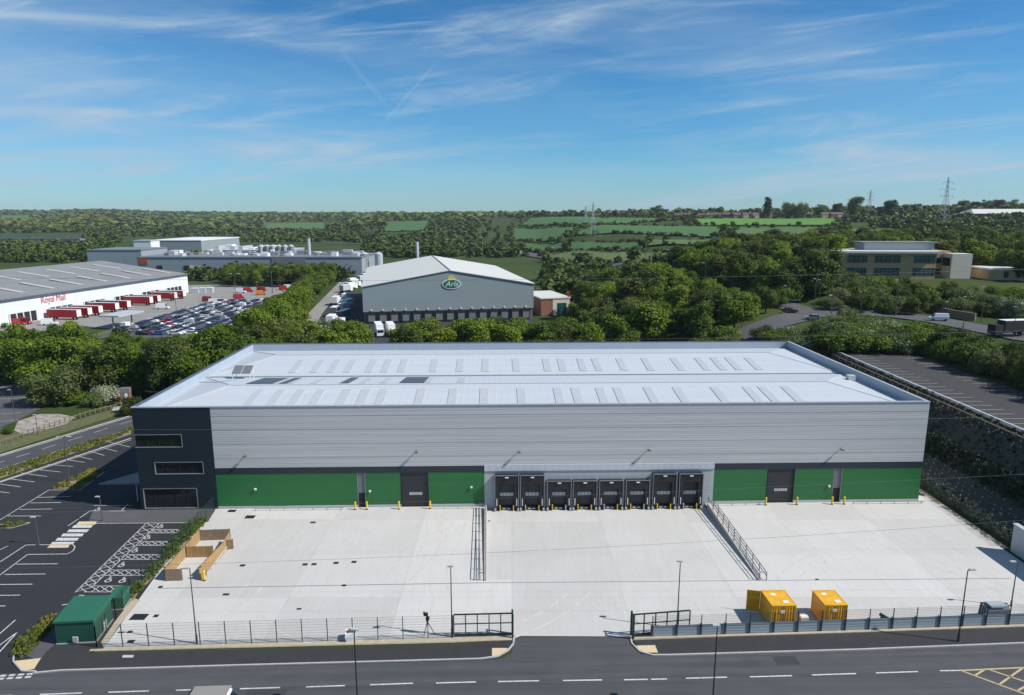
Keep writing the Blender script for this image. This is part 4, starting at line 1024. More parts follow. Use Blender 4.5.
for k in range(6): t = k/5; x = a[0]+(b[0]-a[0])*t; y = a[1]+(b[1]-a[1])*t; q.box(x-.05, x+.05, y-.05, y+.05, 0, .3)
tag(q.build('crash_rail', 'lightgrey'), 'low pale crash rail along the right side of the timber bin store', 'rail')
# small brick feeder pillar at road side
x, y = U(127, 405); o = empty('brick_pillar', (x, y, 0), .2, 'rusty brick pillar with a white panel beside the bend of the side road', 'pillar')
q = MB(); q.box(-.9, .9, -.7, .7, 0, 2.9); q.build('pillar', 'brick', o); q = MB(); q.box(-.95, .95, -.75, .75, 2.9, 3.9); q.build('cap', 'frame', o); q = MB(); q.box(0, .55, -.76, -.705, 1.6, 2.8); q.build('panel', 'white', o)
sheet('slab', [(113, 407), (132, 404), (132, 410), (112, 411)], .02, 'kerb')
# knee-high timber fence along the side road
pts = [U(-20, 452), U(0, 445.5), U(60, 424.5), U(90, 415), U(131, 404.5)]
o = empty('post_fence', (pts[1][0], pts[1][1], 0), 0, 'row of weathered timber posts along the far side of the side road', 'fence'); cnt = 0
for a, b in zip(pts, pts[1:]):
    n = int(math.hypot(b[0]-a[0], b[1]-a[1])/1.1)
    for i in range(n):
        if cnt > 70: break
        x, y = a[0]+(b[0]-a[0])*i/n-pts[1][0], a[1]+(b[1]-a[1])*i/n-pts[1][1]; q = MB(); q.box(x-.07, x+.07, y-.07, y+.07, 0, 1.1); q.build('post', 'wood2', o); cnt += 1
    q = MB(); q.bar((a[0]-pts[1][0], a[1]-pts[1][1], .85), (b[0]-pts[1][0], b[1]-pts[1][1], .85), .05, .1); q.build('rail', 'wood2', o)

# ------------------------------------------------------------------ vehicles
def car_mesh(mb, L_=4.4, W_=1.8, Hh=1.48, van=False, paint='P'):
    # side profile extruded, with tapered cabin
    w = W_/2
    if van: body = [(-L_/2, .35), (L_/2, .35), (L_/2, .9), (L_/2-.9, 1.15), (-L_/2, 1.2)]
    else: body = [(-L_/2, .32), (L_/2, .32), (L_/2, .72), (L_/2-.35, .86), (L_/2-1.3, .95), (-L_/2+.2, .98), (-L_/2, .8)]
    n = len(body); mb.add([(x, -w, z) for x, z in body]+[(x, w, z) for x, z in body], [tuple(range(n)), tuple(range(n, 2*n))[::-1]]+[(i, n+i, n+(i+1) % n, (i+1) % n) for i in range(n)], paint)
    if van: lo, hi = [(-L_/2+.02, 1.2), (L_/2-.95, 1.16)], [(-L_/2+.08, Hh), (L_/2-1.6, Hh)]
    else: lo, hi = [(-L_/2+.25, .97), (L_/2-1.25, .95)], [(-L_/2+.75, Hh-.05), (L_/2-2.05, Hh-.05)]
    mb.add([(lo[0][0], -w*.95, lo[0][1]), (lo[1][0], -w*.95, lo[1][1]), (lo[1][0], w*.95, lo[1][1]), (lo[0][0], w*.95, lo[0][1]), (hi[0][0], -w*.78, hi[0][1]), (hi[1][0], -w*.78, hi[1][1]), (hi[1][0], w*.78, hi[1][1]), (hi[0][0], w*.78, hi[0][1])],
           [(0, 1, 5, 4), (1, 2, 6, 5), (2, 3, 7, 6), (3, 0, 4, 7)], paint if van else 'carglass')
    if van: mb.add([(lo[1][0]+.01, -w*.85, 1.2), (lo[1][0]+.01, w*.85, 1.2), (hi[1][0]+.05, w*.72, Hh-.1), (hi[1][0]+.05, -w*.72, Hh-.1)], [(0, 1, 2, 3)], 'carglass')
    mb.box(hi[0][0]-.02, hi[1][0]+.02, -w*.79, w*.79, hi[0][1], hi[0][1]+.05, paint)
def wheels(mb, L_, w, r=.33):
    for sx in (-.31, .31):
        for s in (-1, 1): mb.tube((L_*sx, s*(w-.2), r), (L_*sx, s*(w+.01), r), r, r, 12, 'tyre')
paints = {'white': (.72, .73, .73), 'silver': (.40, .41, .42), 'black': (.012, .013, .015), 'dark blue': (.015, .03, .09), 'grey': (.11, .115, .12), 'red': (.35, .015, .015), 'blue': (.03, .10, .28), 'orange': (.55, .17, .02)}
for k, c in paints.items(): M['paint_'+k] = mat(k.replace(' ', '_')+'_car_paint', c, .25, metal=.2 if k in ('silver', 'grey') else 0, var=.02, spec=.7)
carm = {}
for k in paints:
    for van in (False, True):
        mb = MB(); car_mesh(mb, paint='paint_'+k, van=van, Hh=1.95 if van else 1.48); wheels(mb, 4.4, .9)
        mm = mb.build('parked_car', None); carm[(k, van)] = mm.data; bpy.data.objects.remove(mm)
cols = ['white']*6+['silver']*6+['black']*6+['dark blue']*3+['grey']*6+['red']*2+['blue']*1
rows_x = [(-140.0, 0), (-134.5, 1), (-128.5, 0), (-123.3, 1), (-117.3, 0), (-112.1, 1), (-106.6, 0)]
rown = ['verge-side', 'second', 'third', 'middle', 'fifth', 'sixth', 'tree-side']
ncar = 0
for ri, (rx, fl) in enumerate(rows_x):
    k = 0; start = 240 if ri < 2 else 234
    for j in range(38):
        y = start+j*2.55
        if y > 328 or R.random() < .06: continue
        c = R.choice(cols); van = c in ('white', 'silver') and R.random() < .2; k += 1; ncar += 1
        o = bpy.data.objects.new('parked_car', carm[(c, van)]); COL.objects.link(o)
        o.location = (rx+R.uniform(-.25, .25), y, .02); o.rotation_euler = (0, 0, (math.pi if fl else 0)+R.uniform(-.03, .03))
        tag(o, f'{c} {"van" if van else "car"}, {word(k)} from near end in the {rown[ri]} car park row', 'van' if van else 'car', 'vehicles in the crowded car park')
print('cars', ncar)
def road_car(px, py, rz, col, label, van=False, L_=4.4, hh=1.48, grp='vehicles on the hillside road', z=None):
    if z is None: x, y, z = G(px, py); z += .3
    else: x, y = U(px, py, z)
    o = empty('van' if van else 'car', (x, y, z), rz, label, 'van' if van else 'car', grp)
    mb = MB(); car_mesh(mb, L_, 1.85, hh, van, 'paint_'+col); mb.build('body', None, o)
    for sx in (-.31, .31):
        for s in (-1, 1): q = MB(); q.tube((L_*sx, s*.74, .33), (L_*sx, s*.94, .33), .33, .33, 12); q.build('wheel', 'tyre', o)
    for s in (-1, 1): q = MB(); q.box(L_/2-.02, L_/2+.03, s*.65-.18, s*.65+.18, .6, .75); q.build('headlight', 'white', o)
    return o
road_car(812, 320.5, math.pi-.2, 'silver', 'silver car on the open road left of the blossom trees')
road_car(790, 313.5, .1, 'black', 'black car behind the silver car on the hillside road')
road_car(793, 302.5, 2.9, 'silver', 'silver car on the far carriageway below the dark wood')
road_car(938, 321.5, math.pi-.25, 'white', 'white van on the hillside road in front of the long wall', True, 5.0, 2.0)
def lorry(x, y, z, rz, col, label, cab='white', L_=12.5, grp=None, nm='lorry', cabon=True):
    o = empty(nm, (x, y, z), rz, label, 'lorry', grp)
    q = MB(); q.box(-L_/2, L_/2-2.6 if cabon else L_/2, -1.27, 1.27, 1.2, 4.0); q.build('box_body', col, o)
    q = MB(); q.box(-L_/2+.05, (L_/2-2.65 if cabon else L_/2-.05), -1.22, 1.22, 4.001, 4.06); q.build('box_roof', 'lightgrey' if col == 'red' else 'white', o)
    if cabon:
        q = MB(); q.prism([(L_/2-2.3, -1.2), (L_/2, -1.2), (L_/2, 1.2), (L_/2-2.3, 1.2)], .6, 3.0); c = q.build('cab', cab, o)
        q = MB(); q.box(L_/2+.001, L_/2+.04, -1.05, 1.05, 1.7, 2.6); q.build('windscreen', 'carglass', c)
    else:
        q = MB(); q.box(L_/2+.001, L_/2+.05, -1.15, 1.15, 1.3, 3.9); q.build('rear_door', 'white', o)
    q = MB(); q.box(-L_/2+.2, L_/2-.3, -.5, .5, .9, 1.199); q.build('chassis', 'black', o)
    for xx in ([-L_/2+1.2, -L_/2+2.4, L_/2-2]):
        for s in (-1, 1): q = MB(); q.tube((xx, s*.9, .5), (xx, s*.95, .5), .5, .5, 12); q.build('wheel', 'tyre', o)
    return o
xx, yy, zz = G(1000, 337)
lorry(xx+2, yy, zz+.3, .15+math.pi, 'black', 'black lorry on the hillside road at the right edge', cab='black', L_=10, grp='vehicles on the hillside road')

# near vehicle cropped by the bottom edge
x, y = U(218, 716); o = empty('van', (x, y, 0), math.pi/2+ra+.0, 'dark van with a flat grey roof panel cut by the bottom edge of the frame', 'truck')
mb = MB(); car_mesh(mb, 4.8, 2.0, 1.95, True, 'paint_black'); mb.build('body', None, o)
o.rotation_euler = (0, 0, ra)
q = MB(); q.box(-2.1, .95, -.98, .98, 2.01, 2.12); q.build('roof_panel', 'paleyard', o)
q = MB(); q.box(.95, 1.15, -.5, .5, 2.01, 2.2); q.build('light_bar', 'white', o)
for sx in (-.31, .31):
    for s in (-1, 1): q = MB(); q.tube((4.8*sx, s*.8, .36), (4.8*sx, s*1.02, .36), .36, .36, 14); q.build('wheel', 'tyre', o)

# ------------------------------------------------------------------ red parcel depot at left
RP1 = (-174, 366); ryaw = math.atan2(366-257, 15)   # along wall
RL_ = 175; rd_ = (math.cos(ryaw), math.sin(ryaw)); RP = (RP1[0]-rd_[0]*RL_, RP1[1]-rd_[1]*RL_)
RM_ = empty('parcel_depot', (RP[0], RP[1], 0), ryaw, 'white walled parcel depot with grey roof, red wall lettering and lorry bays', 'depot')
q = MB(); q.box(0, RL_, 0, 100, 0, 10.0); q.build('wall', 'rmwall', RM_)
q = MB(); ov = .6; rh = 16.6
q.add([(-ov, -ov, 10.0), (RL_+ov, -ov, 10.0), (RL_+ov, 50, rh), (-ov, 50, rh), (-ov, 100+ov, 10.0), (RL_+ov, 100+ov, 10.0), (-ov, -ov, 9.7), (RL_+ov, -ov, 9.7), (-ov, 100+ov, 9.7), (RL_+ov, 100+ov, 9.7), ], [(0, 1, 2, 3), (3, 2, 5, 4), (0, 6, 7, 1), (1, 7, 9, 5, 2), (0, 3, 4, 8, 6), (4, 5, 9, 8)]); q.build('roof', 'rmroof', RM_)
q = MB(); q.box(-ov-.1, RL_+ov+.1, -ov-.3, -ov, 9.55, 10.15); q.build('gutter', 'cap', RM_)
def rz_(yy): return 10.0+(rh-10)*(yy+ov)/(50+ov)
for k in range(11):
    xx = 14+k*15.5
    q = MB(); q.bar((xx, 6, rz_(6)+.12), (xx, 21, rz_(23)+.12), 2.5, .12); q.build('rooflight', 'kerb', RM_)
    if k < 10: q = MB(); q.bar((xx+6, 27, rz_(27)+.12), (xx+6, 42, rz_(42)+.12), 2.5, .12); q.build('rooflight', 'kerb', RM_)
for k in range(6):
    xx = 62+k*18.8
    q = MB(); q.box(xx, xx+13, -.12, -.01, .3, 4.2); bo = q.build('dock_bay', 'doord', RM_)
    for j in range(5): q = MB(); q.box(xx+j*3.1, xx+j*3.1+.35, -.5, -.121, .3, 4.2); q.build('dock_pillar', 'white', bo)
s0, s1 = on_plane(38, 302, RP, ryaw), on_plane(68, 299, RP, ryaw)
tx = (s0[0]+s1[0])/2; wd = abs(s1[0]-s0[0])
text_mesh('Royal Mail', 3.7, 'lettering', 'redtext', RM_, (tx, -.12, 7.6), (math.pi/2, 0, 0), xs=max(.6, wd/18.5))
# red trailers at the bays (extend out of the wall)
def rm_w(s, t): return (RP[0]+rd_[0]*s+rd_[1]*t, RP[1]+rd_[1]*s-rd_[0]*t)
def s_for(px, py):
    x, y = U(px, py, 2.5); return ((x-RP[0])*rd_[0]+(y-RP[1])*rd_[1])
tl = [(64, 313.5), (75, 309.5), (86, 307), (103, 304.5), (115, 302), (138, 298), (146, 296), (163, 293.3), (172, 291.3)]
pos = ['nearest of the row', 'second from the near end', 'third from the near end', 'fourth from the near end', 'middle one of the row', 'fourth from the far end', 'third from the far end', 'next to last at the far end', 'farthest of the row']
for (px, py), p in zip(tl, pos):
    s = on_plane(px, py, rm_w(0, 8.2), ryaw)[0]; w = rm_w(s, 8.2); lorry(w[0], w[1], 0, ryaw-math.pi/2, 'red', f'red trailer backed onto the white depot wall, {p}', L_=13.2, grp='red trailers at the depot wall', nm='trailer', cabon=False)
for px, py, c in [(18, 325, 'red'), (25, 324, 'red'), (50, 325, 'white'), (208, 301.5, 'red'), (239, 299, 'red'), (215, 304, 'white'), (262, 291, 'red'), (284, 290, 'red'), (289, 289, 'white'), (297, 287, 'white'), (163, 309, 'white'), (261, 295, 'orange'), (241, 293, 'white'), (248, 292, 'red')]:
    road_car(px, py, R.uniform(-.4, .4), c, f'{c} van at pixel column {px}', True, 5.4, 2.5, 'delivery vans in the depot yard', z=0)
VANL = ['red van nearest the left edge below the white depot wall', 'red van just right of the one at the left edge', 'white van behind the round tree in the depot yard', 'red van beside the white portable sheds', 'red van in the middle of the far yard', 'white van beside the red van near the sheds', 'red van beside the far lamp mast', 'red van right of the far lamp mast', 'white van behind the rightmost red van', 'white van at the far right end of the yard', 'lone white van in the open depot yard', 'orange car at the end of the crowded car park', 'white van left of the far lamp mast', 'red van touching the white van by the mast']
i = 0
for ob in list(COL.objects):
    if ob.get('group') == 'delivery vans in the depot yard': ob['label'] = VANL[i]; i += 1
# fuel canopy
x, y = U(122, 316, 4); o = empty('fuel_canopy', (x, y, 0), ryaw, 'flat white fuel canopy on posts between the depot and the crowded car park', 'canopy')
q = MB(); q.box(-7, 7, -4, 4, 4.6, 5.1); q.build('canopy_roof', 'lightgrey', o)
for a in (-5, 5): q = MB(); q.box(a-.2, a+.2, -.2, .2, 0, 4.6); q.build('post', 'lightgrey', o)
q = MB(); q.box(-6.5, -4, -6, -3.8, 0, 2.6); q.build('pay_box', 'white', o)
for k in range(3):
    x, y = U(196+k*7, 293-k*.3); o = empty('portable_shed', (x, y, 0), .1, ['pale flat roofed shed nearest the depot corner', 'pale flat roofed shed in the middle of three', 'pale flat roofed shed farthest from the depot'][k], 'shed', 'sheds in the far yard')
    q = MB(); q.box(-1.8, 1.8, -1.5, 1.5, 0, 2.5); q.build('wall', 'lightgrey', o); q = MB(); q.box(-1.9, 1.9, -1.6, 1.6, 2.5, 2.65); q.build('roof', 'white', o)
# ------------------------------------------------------------------ dairy warehouse (grey gable)
AP = (-56.8, 258); AY = math.radians(10.5); AL, AW, AH, AR = 66.5, 98, 14.2, 19.8
A = empty('distribution_warehouse', (AP[0], AP[1], 0), AY, 'grey gabled distribution warehouse with pale roof and a green oval sign', 'warehouse')
q = MB(); q.prism([(0, 0), (AL, 0), (AL, AW), (0, AW)], 4.6, AH)
q.add([(0, 0, AH), (AL, 0, AH), (AL/2, 0, AR), (0, AW, AH), (AL, AW, AH), (AL/2, AW, AR)], [(0, 1, 2), (5, 4, 3)]); q.build('wall', 'greywall', A)
q = MB(); q.box(.3, AL-.3, .5, AW-.3, 0, 4.6); q.build('lower_wall', 'doorg', A)
q = MB(); q.add([(-.4, -.4, AH-.05), (AL/2, -.4, AR+.1), (AL/2, AW+.4, AR+.1), (-.4, AW+.4, AH-.05), (AL+.4, -.4, AH-.05), (AL+.4, AW+.4, AH-.05)], [(0, 1, 2, 3), (1, 4, 5, 2)])
o = q.build('roof', 'greyroof', A); md = o.modifiers.new('t', 'SOLIDIFY'); md.thickness = .25; md.offset = 1
q = MB(); q.bar((AL/2, -.4, AR+.42), (AL/2, AW+.4, AR+.42), .5, .12); q.build('ridge', 'cap', A)
for k in range(15):
    x0 = 1.5+k*4.3; q = MB(); q.box(x0, x0+3.3, -.5, .49, .1, 4.4); do = q.build('dock_bay', 'black', A)
    q = MB(); q.box(x0+.4, x0+2.9, -.56, -.501, .9, 3.3); q.build('dock_door', 'frame', do)
    if k % 1 == 0: q = MB(); q.box(x0+1.3, x0+1.9, -.3, -.01, 5.0, 5.5); q.build('wall_light', 'white', A)
def AQ(px, py): return on_plane(px, py, AP, AY)
cx_, cz_ = AQ(451.5, 284); 
ell = lambda rx, rz: [(cx_+rx*math.cos(t), cz_+rz*math.sin(t)) for t in np.linspace(0, 2*math.pi, 33)[:-1]]
def disc(rx, rz, y0, y1, m, nm, par, dz=0, arc=None):
    v = MB(); P = ell(rx, rz); n = len(P); v.add([(x, y0, z+dz) for x, z in P]+[(x, y1, z+dz) for x, z in P], [tuple(range(n)), tuple(range(n, 2*n))[::-1]]+[(i, (i+1) % n, n+(i+1) % n, n+i) for i in range(n)]); return v.build(nm, m, par)
sg = disc(3.6, 1.95, -.25, -.05, 'white', 'sign', A)
disc(1.5, 1.5, -.2, -.06, 'logosun', 'sign_sun', sg, dz=1.75)
disc(3.25, 1.62, -.30, -.251, 'logogreen', 'sign_face', sg)
text_mesh('Arla', 2.9, 'lettering', 'white', sg, (cx_, -.36, cz_), (math.pi/2, 0, 0), shear=.35)
for px, py in ((466, 270), (414, 0))[:0]: pass
q = MB(); x = AL*.39; q.tube((x, AW+6, 0), (x, AW+6, 27), .9, .8, 10); q.build('flue', 'lightgrey', A)
# brick annex
x, y = U(533, 309); o = empty('brick_annex', (12, 279, 0), AY+.08, 'small red brick annex with a white roof right of the grey warehouse', 'building')
q = MB(); q.box(0, 12.5, 0, 26, 0, 7); q.build('wall', 'brick', o); q = MB(); q.box(-.3, 12.8, -.3, 26.3, 7, 7.5); q.build('roof', 'greyroof', o)
q = MB(); q.box(5, 12.4, -.1, -.01, .2, 6.6); q.build('front_panel', 'cream', o)
q = MB(); q.box(7, 11, -.2, -.11, .2, 5.2); q.build('roller_door', 'tealglass', o); q = MB(); q.box(11.8, 12.3, .5, 1, 7.5, 10); q.build('flue', 'red', o)
# trucks in the dairy yard
tk = [(374, 321, 'white truck at the left end of the grey warehouse, back row', True), (385.5, 321, 'white truck second from the left, back row of the grey warehouse', True), (377, 337, 'white truck in the front row, left', True), (389, 337, 'white truck in the front row, right', True), (452, 315.5, 'white trailer below the oval sign', False), (462, 315.5, 'white trailer right of the one below the oval sign', False), (497, 316, 'white trailer near the right end of the grey warehouse', False), (508, 315.5, 'white trailer at the right end of the grey warehouse', False)]
for px, py, lab, c in tk:
    x, y = U(px, py); lorry(x, y+4, 0, -math.pi/2+AY+(.25 if not c else .1), 'white', lab, L_=11, grp='white trucks outside the grey warehouse', cabon=c)
for k in range(7):
    x, y = U(344+k*4, 292-k*2.5); lorry(x+R.uniform(-2, 2), y, 0, 1.2, 'white' if k % 2 else 'lightgrey', f'parked truck on the lane left of the grey warehouse, {word(k+1)} from the near end', L_=9, grp='trucks on the lane')

for k in range(9):
    x, y = -60-k*2.6+R.uniform(-4, 2), 232+k*12; lorry(x, y, 0, R.choice((1.4, 1.6, 4.6)), R.choice(('white', 'doorg', 'lightgrey')), f'truck in the shaded strip beside the grey warehouse, {word(k+1)} from the near end', L_=9, grp='trucks in the shaded strip', cabon=bool(k % 3))
# ------------------------------------------------------------------ dairy plant behind
def plant_box(x0, x1, y0, y1, h, wall, roof, name, label, cat='building', items=()):
    o = empty(name, ((x0+x1)/2, (y0+y1)/2, terrain((x0+x1)/2, (y0+y1)/2)), 0, label, cat)
    w, d = (x1-x0)/2, (y1-y0)/2
    q = MB(); q.box(-w, w, -d, d, -1, h); q.build('wall', wall, o); q = MB(); q.box(-w-.3, w+.3, -d-.3, d+.3, h, h+.8); q.build('roof', roof, o)
    for it in items:
        nm, m, a, b, c, d_, e, f_ = it; q = MB(); q.box(a, b, c, d_, e, f_); q.build(nm, m, o)
    return o
def sx_(px, y): return (px-512)/F*(y*CP+35*SP)
rnd = []
Y = 455
it = []
W2 = (sx_(362, Y)-sx_(138, Y))/2
for k in range(60):
    a = R.uniform(-W2*.95, W2*.9); b = a+R.uniform(2, 7); c = R.uniform(-20, 18); hh = R.choice([1, 1.5, 2, 2.6])
    it.append(('roof_unit', R.choice(['white', 'lightgrey', 'galv', 'frame']), a, b, c, c+R.uniform(2, 6), 13.8, 13.8+hh))
for px in (160, 187, 192, 197): a = sx_(px, Y)-(sx_(362, Y)+sx_(138, Y))/2; it.append(('loading_door', 'black' if px < 190 else 'cream', a-1.8, a+1.8, -24.3, -24.01, 1, 8))
it.append(('red_panel', 'orange', -W2+1, -W2+7, -24.4, -24.01, 9, 12.9))
it.append(('link_block', 'frame', W2*.2, W2*.5, -24.3, -24.02, 4, 12.9))
plant_box(sx_(138, Y), sx_(362, Y), Y, Y+48, 13, 'greywall2', 'frame', 'dairy_plant', 'long slate grey dairy plant crowded with roof units behind the parcel depot', items=it)
plant_box(sx_(88, 520), sx_(142, 520), 520, 560, 14.5, 'greywall2', 'frame', 'plant_building', 'blue grey plant block at the left end of the dairy complex')
Y = 640
plant_box(sx_(150, Y), sx_(202, Y), Y, Y+90, 17, 'greywall', 'white', 'plant_building', 'far factory hall with a bright white roof behind the dairy complex')
plant_box(sx_(205, 560), sx_(290, 560), 560, 600, 12, 'greywall2', 'lightgrey', 'plant_building', 'long low factory hall with light roof units behind the dairy plant', items=[('roof_unit', R.choice(['white', 'lightgrey']), a, a+R.uniform(3, 7), -12+R.uniform(-5, 5), R.uniform(-4, 8), 12.8, 13.8+R.random()*3) for a in range(-30, 28, 7)])
plant_box(sx_(296, 500), sx_(348, 500), 500, 540, 12, 'greywall', 'greyroof', 'plant_building', 'pale grey factory hall beside the slim chimney')
plant_box(sx_(135, 585), sx_(152, 585), 585, 600, 19, 'white', 'lightgrey', 'plant_building', 'cube shaped white cooling block on the dairy skyline')
for i, px in enumerate((262, 268, 274, 280, 286, 292, 358, 365, 379)):
    Y = 540 if i < 6 else 470; x = sx_(px, Y); big = i >= 6
    o = empty('storage_silo', (x, Y, 0), 0, f'pale steel storage silo, {word(i+1)} from the left among the dairy tanks', 'silo', 'dairy storage silos')
    q = MB(); hh = 17 if not big else 15; q.tube((0, 0, 0), (0, 0, hh), 2.2 if not big else 2.8, None, 16); q.build('tank', 'galv' if i % 2 else 'lightgrey', o, smooth=False); q = MB(); q.tube((0, 0, hh), (0, 0, hh+1.2), 2.2 if not big else 2.8, .4, 16); q.build('cone_roof', 'lightgrey', o)
x = sx_(310, 480); o = empty('chimney', (x, 480, 0), 0, 'slim pale chimney rising from the dairy plant', 'chimney'); q = MB(); q.tube((0, 0, 0), (0, 0, 25), 1.3, 1.1, 12); q.build('stack', 'lightgrey', o); q = MB(); q.tube((0, 0, 25), (0, 0, 25.6), 1.3, 1.3, 12); q.build('rim', 'frame', o)

# ------------------------------------------------------------------ office on the right hillside
OX0 = (846-512)/687*243; OX1 = (939-512)/687*243
OZ = 18.8
O = empty('office_building', (OX0, 246, OZ), -.06, 'buff brick office building with teal window bands and a cream end wall on the hillside', 'office')
Lo = OX1-OX0; D_ = 22; hh = 9.0
q = MB(); q.box(0, Lo, 0, D_, -3, hh); q.build('wall', 'buff', O)
q = MB(); q.box(-2.5, Lo+.9, -1.6, D_+1, hh, hh+.55); q.build('roof', 'greyroof', O)
q = MB(); q.box(-2.4, Lo+.8, -1.62, -1.601, hh-.15, hh+.56); q.build('fascia', 'lightgrey', O)
for a, b in ((2, 9), (11.5, 20.5), (25, Lo-.05)):
    for z in (5.4, 1.0):
        q = MB(); q.box(a, b, -.08, -.01, z, z+2.6); w = q.build('window', 'tealglass', O)
        q = MB()
        k = a
        while k < b: q.box(k, k+.12, -.14, -.081, z, z+2.6); k += 1.5
        q.box(a, b, -.14, -.081, z+1.7, z+1.8); q.build('mullion', 'frame', w)
for z in (5.4, 1.0):
    q = MB(); q.box(Lo+.01, Lo+.08, .1, 12, z, z+2.6); q.build('window', 'tealglass', O)
q = MB(); q.box(11, Lo+3, 8, 16, hh+.55, hh+3.1); c = q.build('clerestory', 'lightgrey', O); q = MB(); q.box(10, Lo+4.5, 7, 17, hh+3.1, hh+3.5); q.build('clerestory_roof', 'frame', c)
q = MB(); q.box(Lo+.1, Lo+9.5, 9, 20, -3, hh-.2); q.box(Lo+.1, Lo+9.5, 9, 20, hh-.2, hh+.2); q.build('rear_wing', 'buff', O)
q = MB(); q.box(Lo+7, Lo+14, 3, 8.9, -3, 8.5); q.build('cream_wall', 'cream', O)
q = MB(); q.box(Lo+7-.1, Lo+7-.01, 4, 8.8, 4, 7); q.box(Lo+2.5, Lo+6.5, 8.85, 8.99, 4.8, 6.6); q.box(Lo+2.5, Lo+6.5, 8.85, 8.99, .8, 2.6); q.build('window', 'glass', O)
o = empty('bungalow', (*G(1015, 280)[:2], G(1015, 280)[2]), -.1, 'low buff building with pale flat roof at the right edge above the hedge', 'building')
q = MB(); q.box(-9, 16, 0, 12, -2, 3.6); q.build('wall', 'buff', o); q = MB(); q.box(-9.6, 16, -.6, 12.4, 3.6, 4.1); q.build('roof', 'greyroof', o)
for k in range(5): q = MB(); q.box(-4+k*4, -2.4+k*4, -.06, -.01, .8, 3); q.build('window', 'glass', o)
# wall along hillside road
o = None; mb = MB(); P = [gp(893, 309.5), gp(930, 311), gp(975, 321)]
for a, b in zip(P, P[1:]):
    for k in range(6):
        t0, t1 = k/6, (k+1)/6; p = (a[0]+(b[0]-a[0])*t0, a[1]+(b[1]-a[1])*t0); q_ = (a[0]+(b[0]-a[0])*t1, a[1]+(b[1]-a[1])*t1)
        mb.bar(T(*p, .8), T(*q_, .8), .5, 2.8)
tag(mb.build('retaining_wall', 'wood2'), 'long low stone retaining wall behind the hillside road', 'wall')
# distant hall at upper right
x, y, z = G(998, 219)
o = empty('hillside_hall', (x, y, z), -.1, 'large pale roofed hall among trees on the upper right skyline', 'hall')
q = MB(); q.box(-30, 45, 0, 40, -4, 7); q.build('wall', 'wood2', o); q = MB(); q.add([(-32, -2, 7), (47, -2, 7), (40, 20, 13), (-24, 20, 13), (47, 42, 7), (-32, 42, 7)], [(0, 1, 2, 3), (3, 2, 4, 5), (1, 4, 2), (0, 3, 5), (0, 5, 4, 1)]); q.build('roof', 'greyroof', o)
x, y, z = G(975, 222); o = empty('white_lodge', (x, y, z), .1, 'small white house in front of the skyline hall', 'house'); q = MB(); q.box(-8, 8, 0, 8, -2, 5); q.build('wall', 'white', o); q = MB(); q.prism([(-8.4, -.4), (8.4, -.4), (8.4, 8.4), (-8.4, 8.4)], 5, 5.6); q.build('roof', 'frame', o)

# pylons
def pylon(px, py, toppy, label):
    x, y, z = G(px, py); v = toppy-CY; h = H-y*(F*SP+v*CP)/(F*CP-v*SP)-z
    o = empty('electricity_pylon', (x, y, z), .3, label, 'pylon', 'electricity pylons'); q = MB(); b = h*.09; r = max(.16, y*.00022)
    prof = [(0, b), (.35, b*.55), (.62, b*.28), (1, b*.05)]
    for sx in (-1, 1):
        for sy in (-1, 1):
            for (t0, w0), (t1, w1) in zip(prof, prof[1:]): q.tube((sx*w0, sy*w0, h*t0), (sx*w1, sy*w1, h*t1), r, r, 4)
    ts = np.linspace(0, .95, 11)
    def wat(t): return lerp_tab2(prof, t)
    for t0, t1 in zip(ts, ts[1:]):
        w0, w1 = wat(t0), wat(t1)
        for sy in (-1, 1):
            q.tube((-w0, sy*w0, h*t0), (w1, sy*w1, h*t1), r*.6, r*.6, 4); q.tube((w0, sy*w0, h*t0), (-w1, sy*w1, h*t1), r*.6, r*.6, 4)
            q.tube((sy*w0, -w0, h*t0), (sy*w1, w1, h*t1), r*.6, r*.6, 4)
    q.build('lattice_tower', 'galv', o)
    for t, w in ((.62, .17), (.76, .2), (.89, .14)):
        q = MB()
        for s in (-1, 1): q.tube((0, 0, h*t+h*.03), (s*h*w, 0, h*t), r, r*.6, 4); q.tube((0, 0, h*t-h*.02), (s*h*w, 0, h*t), r, r*.6, 4); q.tube((s*h*w, 0, h*t), (s*h*w, 0, h*t-h*.04), r, r, 4)
        q.build('cross_arm', 'galv', o)
def lerp_tab2(tab, a):
    for (a0, v0), (a1, v1) in zip(tab, tab[1:]):
        if a <= a1: return v0+(v1-v0)*(a-a0)/(a1-a0)
    return tab[-1][1]
pylon(943, 226, 177, 'tallest electricity pylon on the right skyline')
pylon(868.5, 216, 190, 'smaller electricity pylon left of the tallest one on the right skyline')
pylon(592.5, 236, 202, 'distant electricity pylon above the fields near the middle')
pylon(585.5, 224, 205.5, 'faint farthest pylon just left of the middle one')
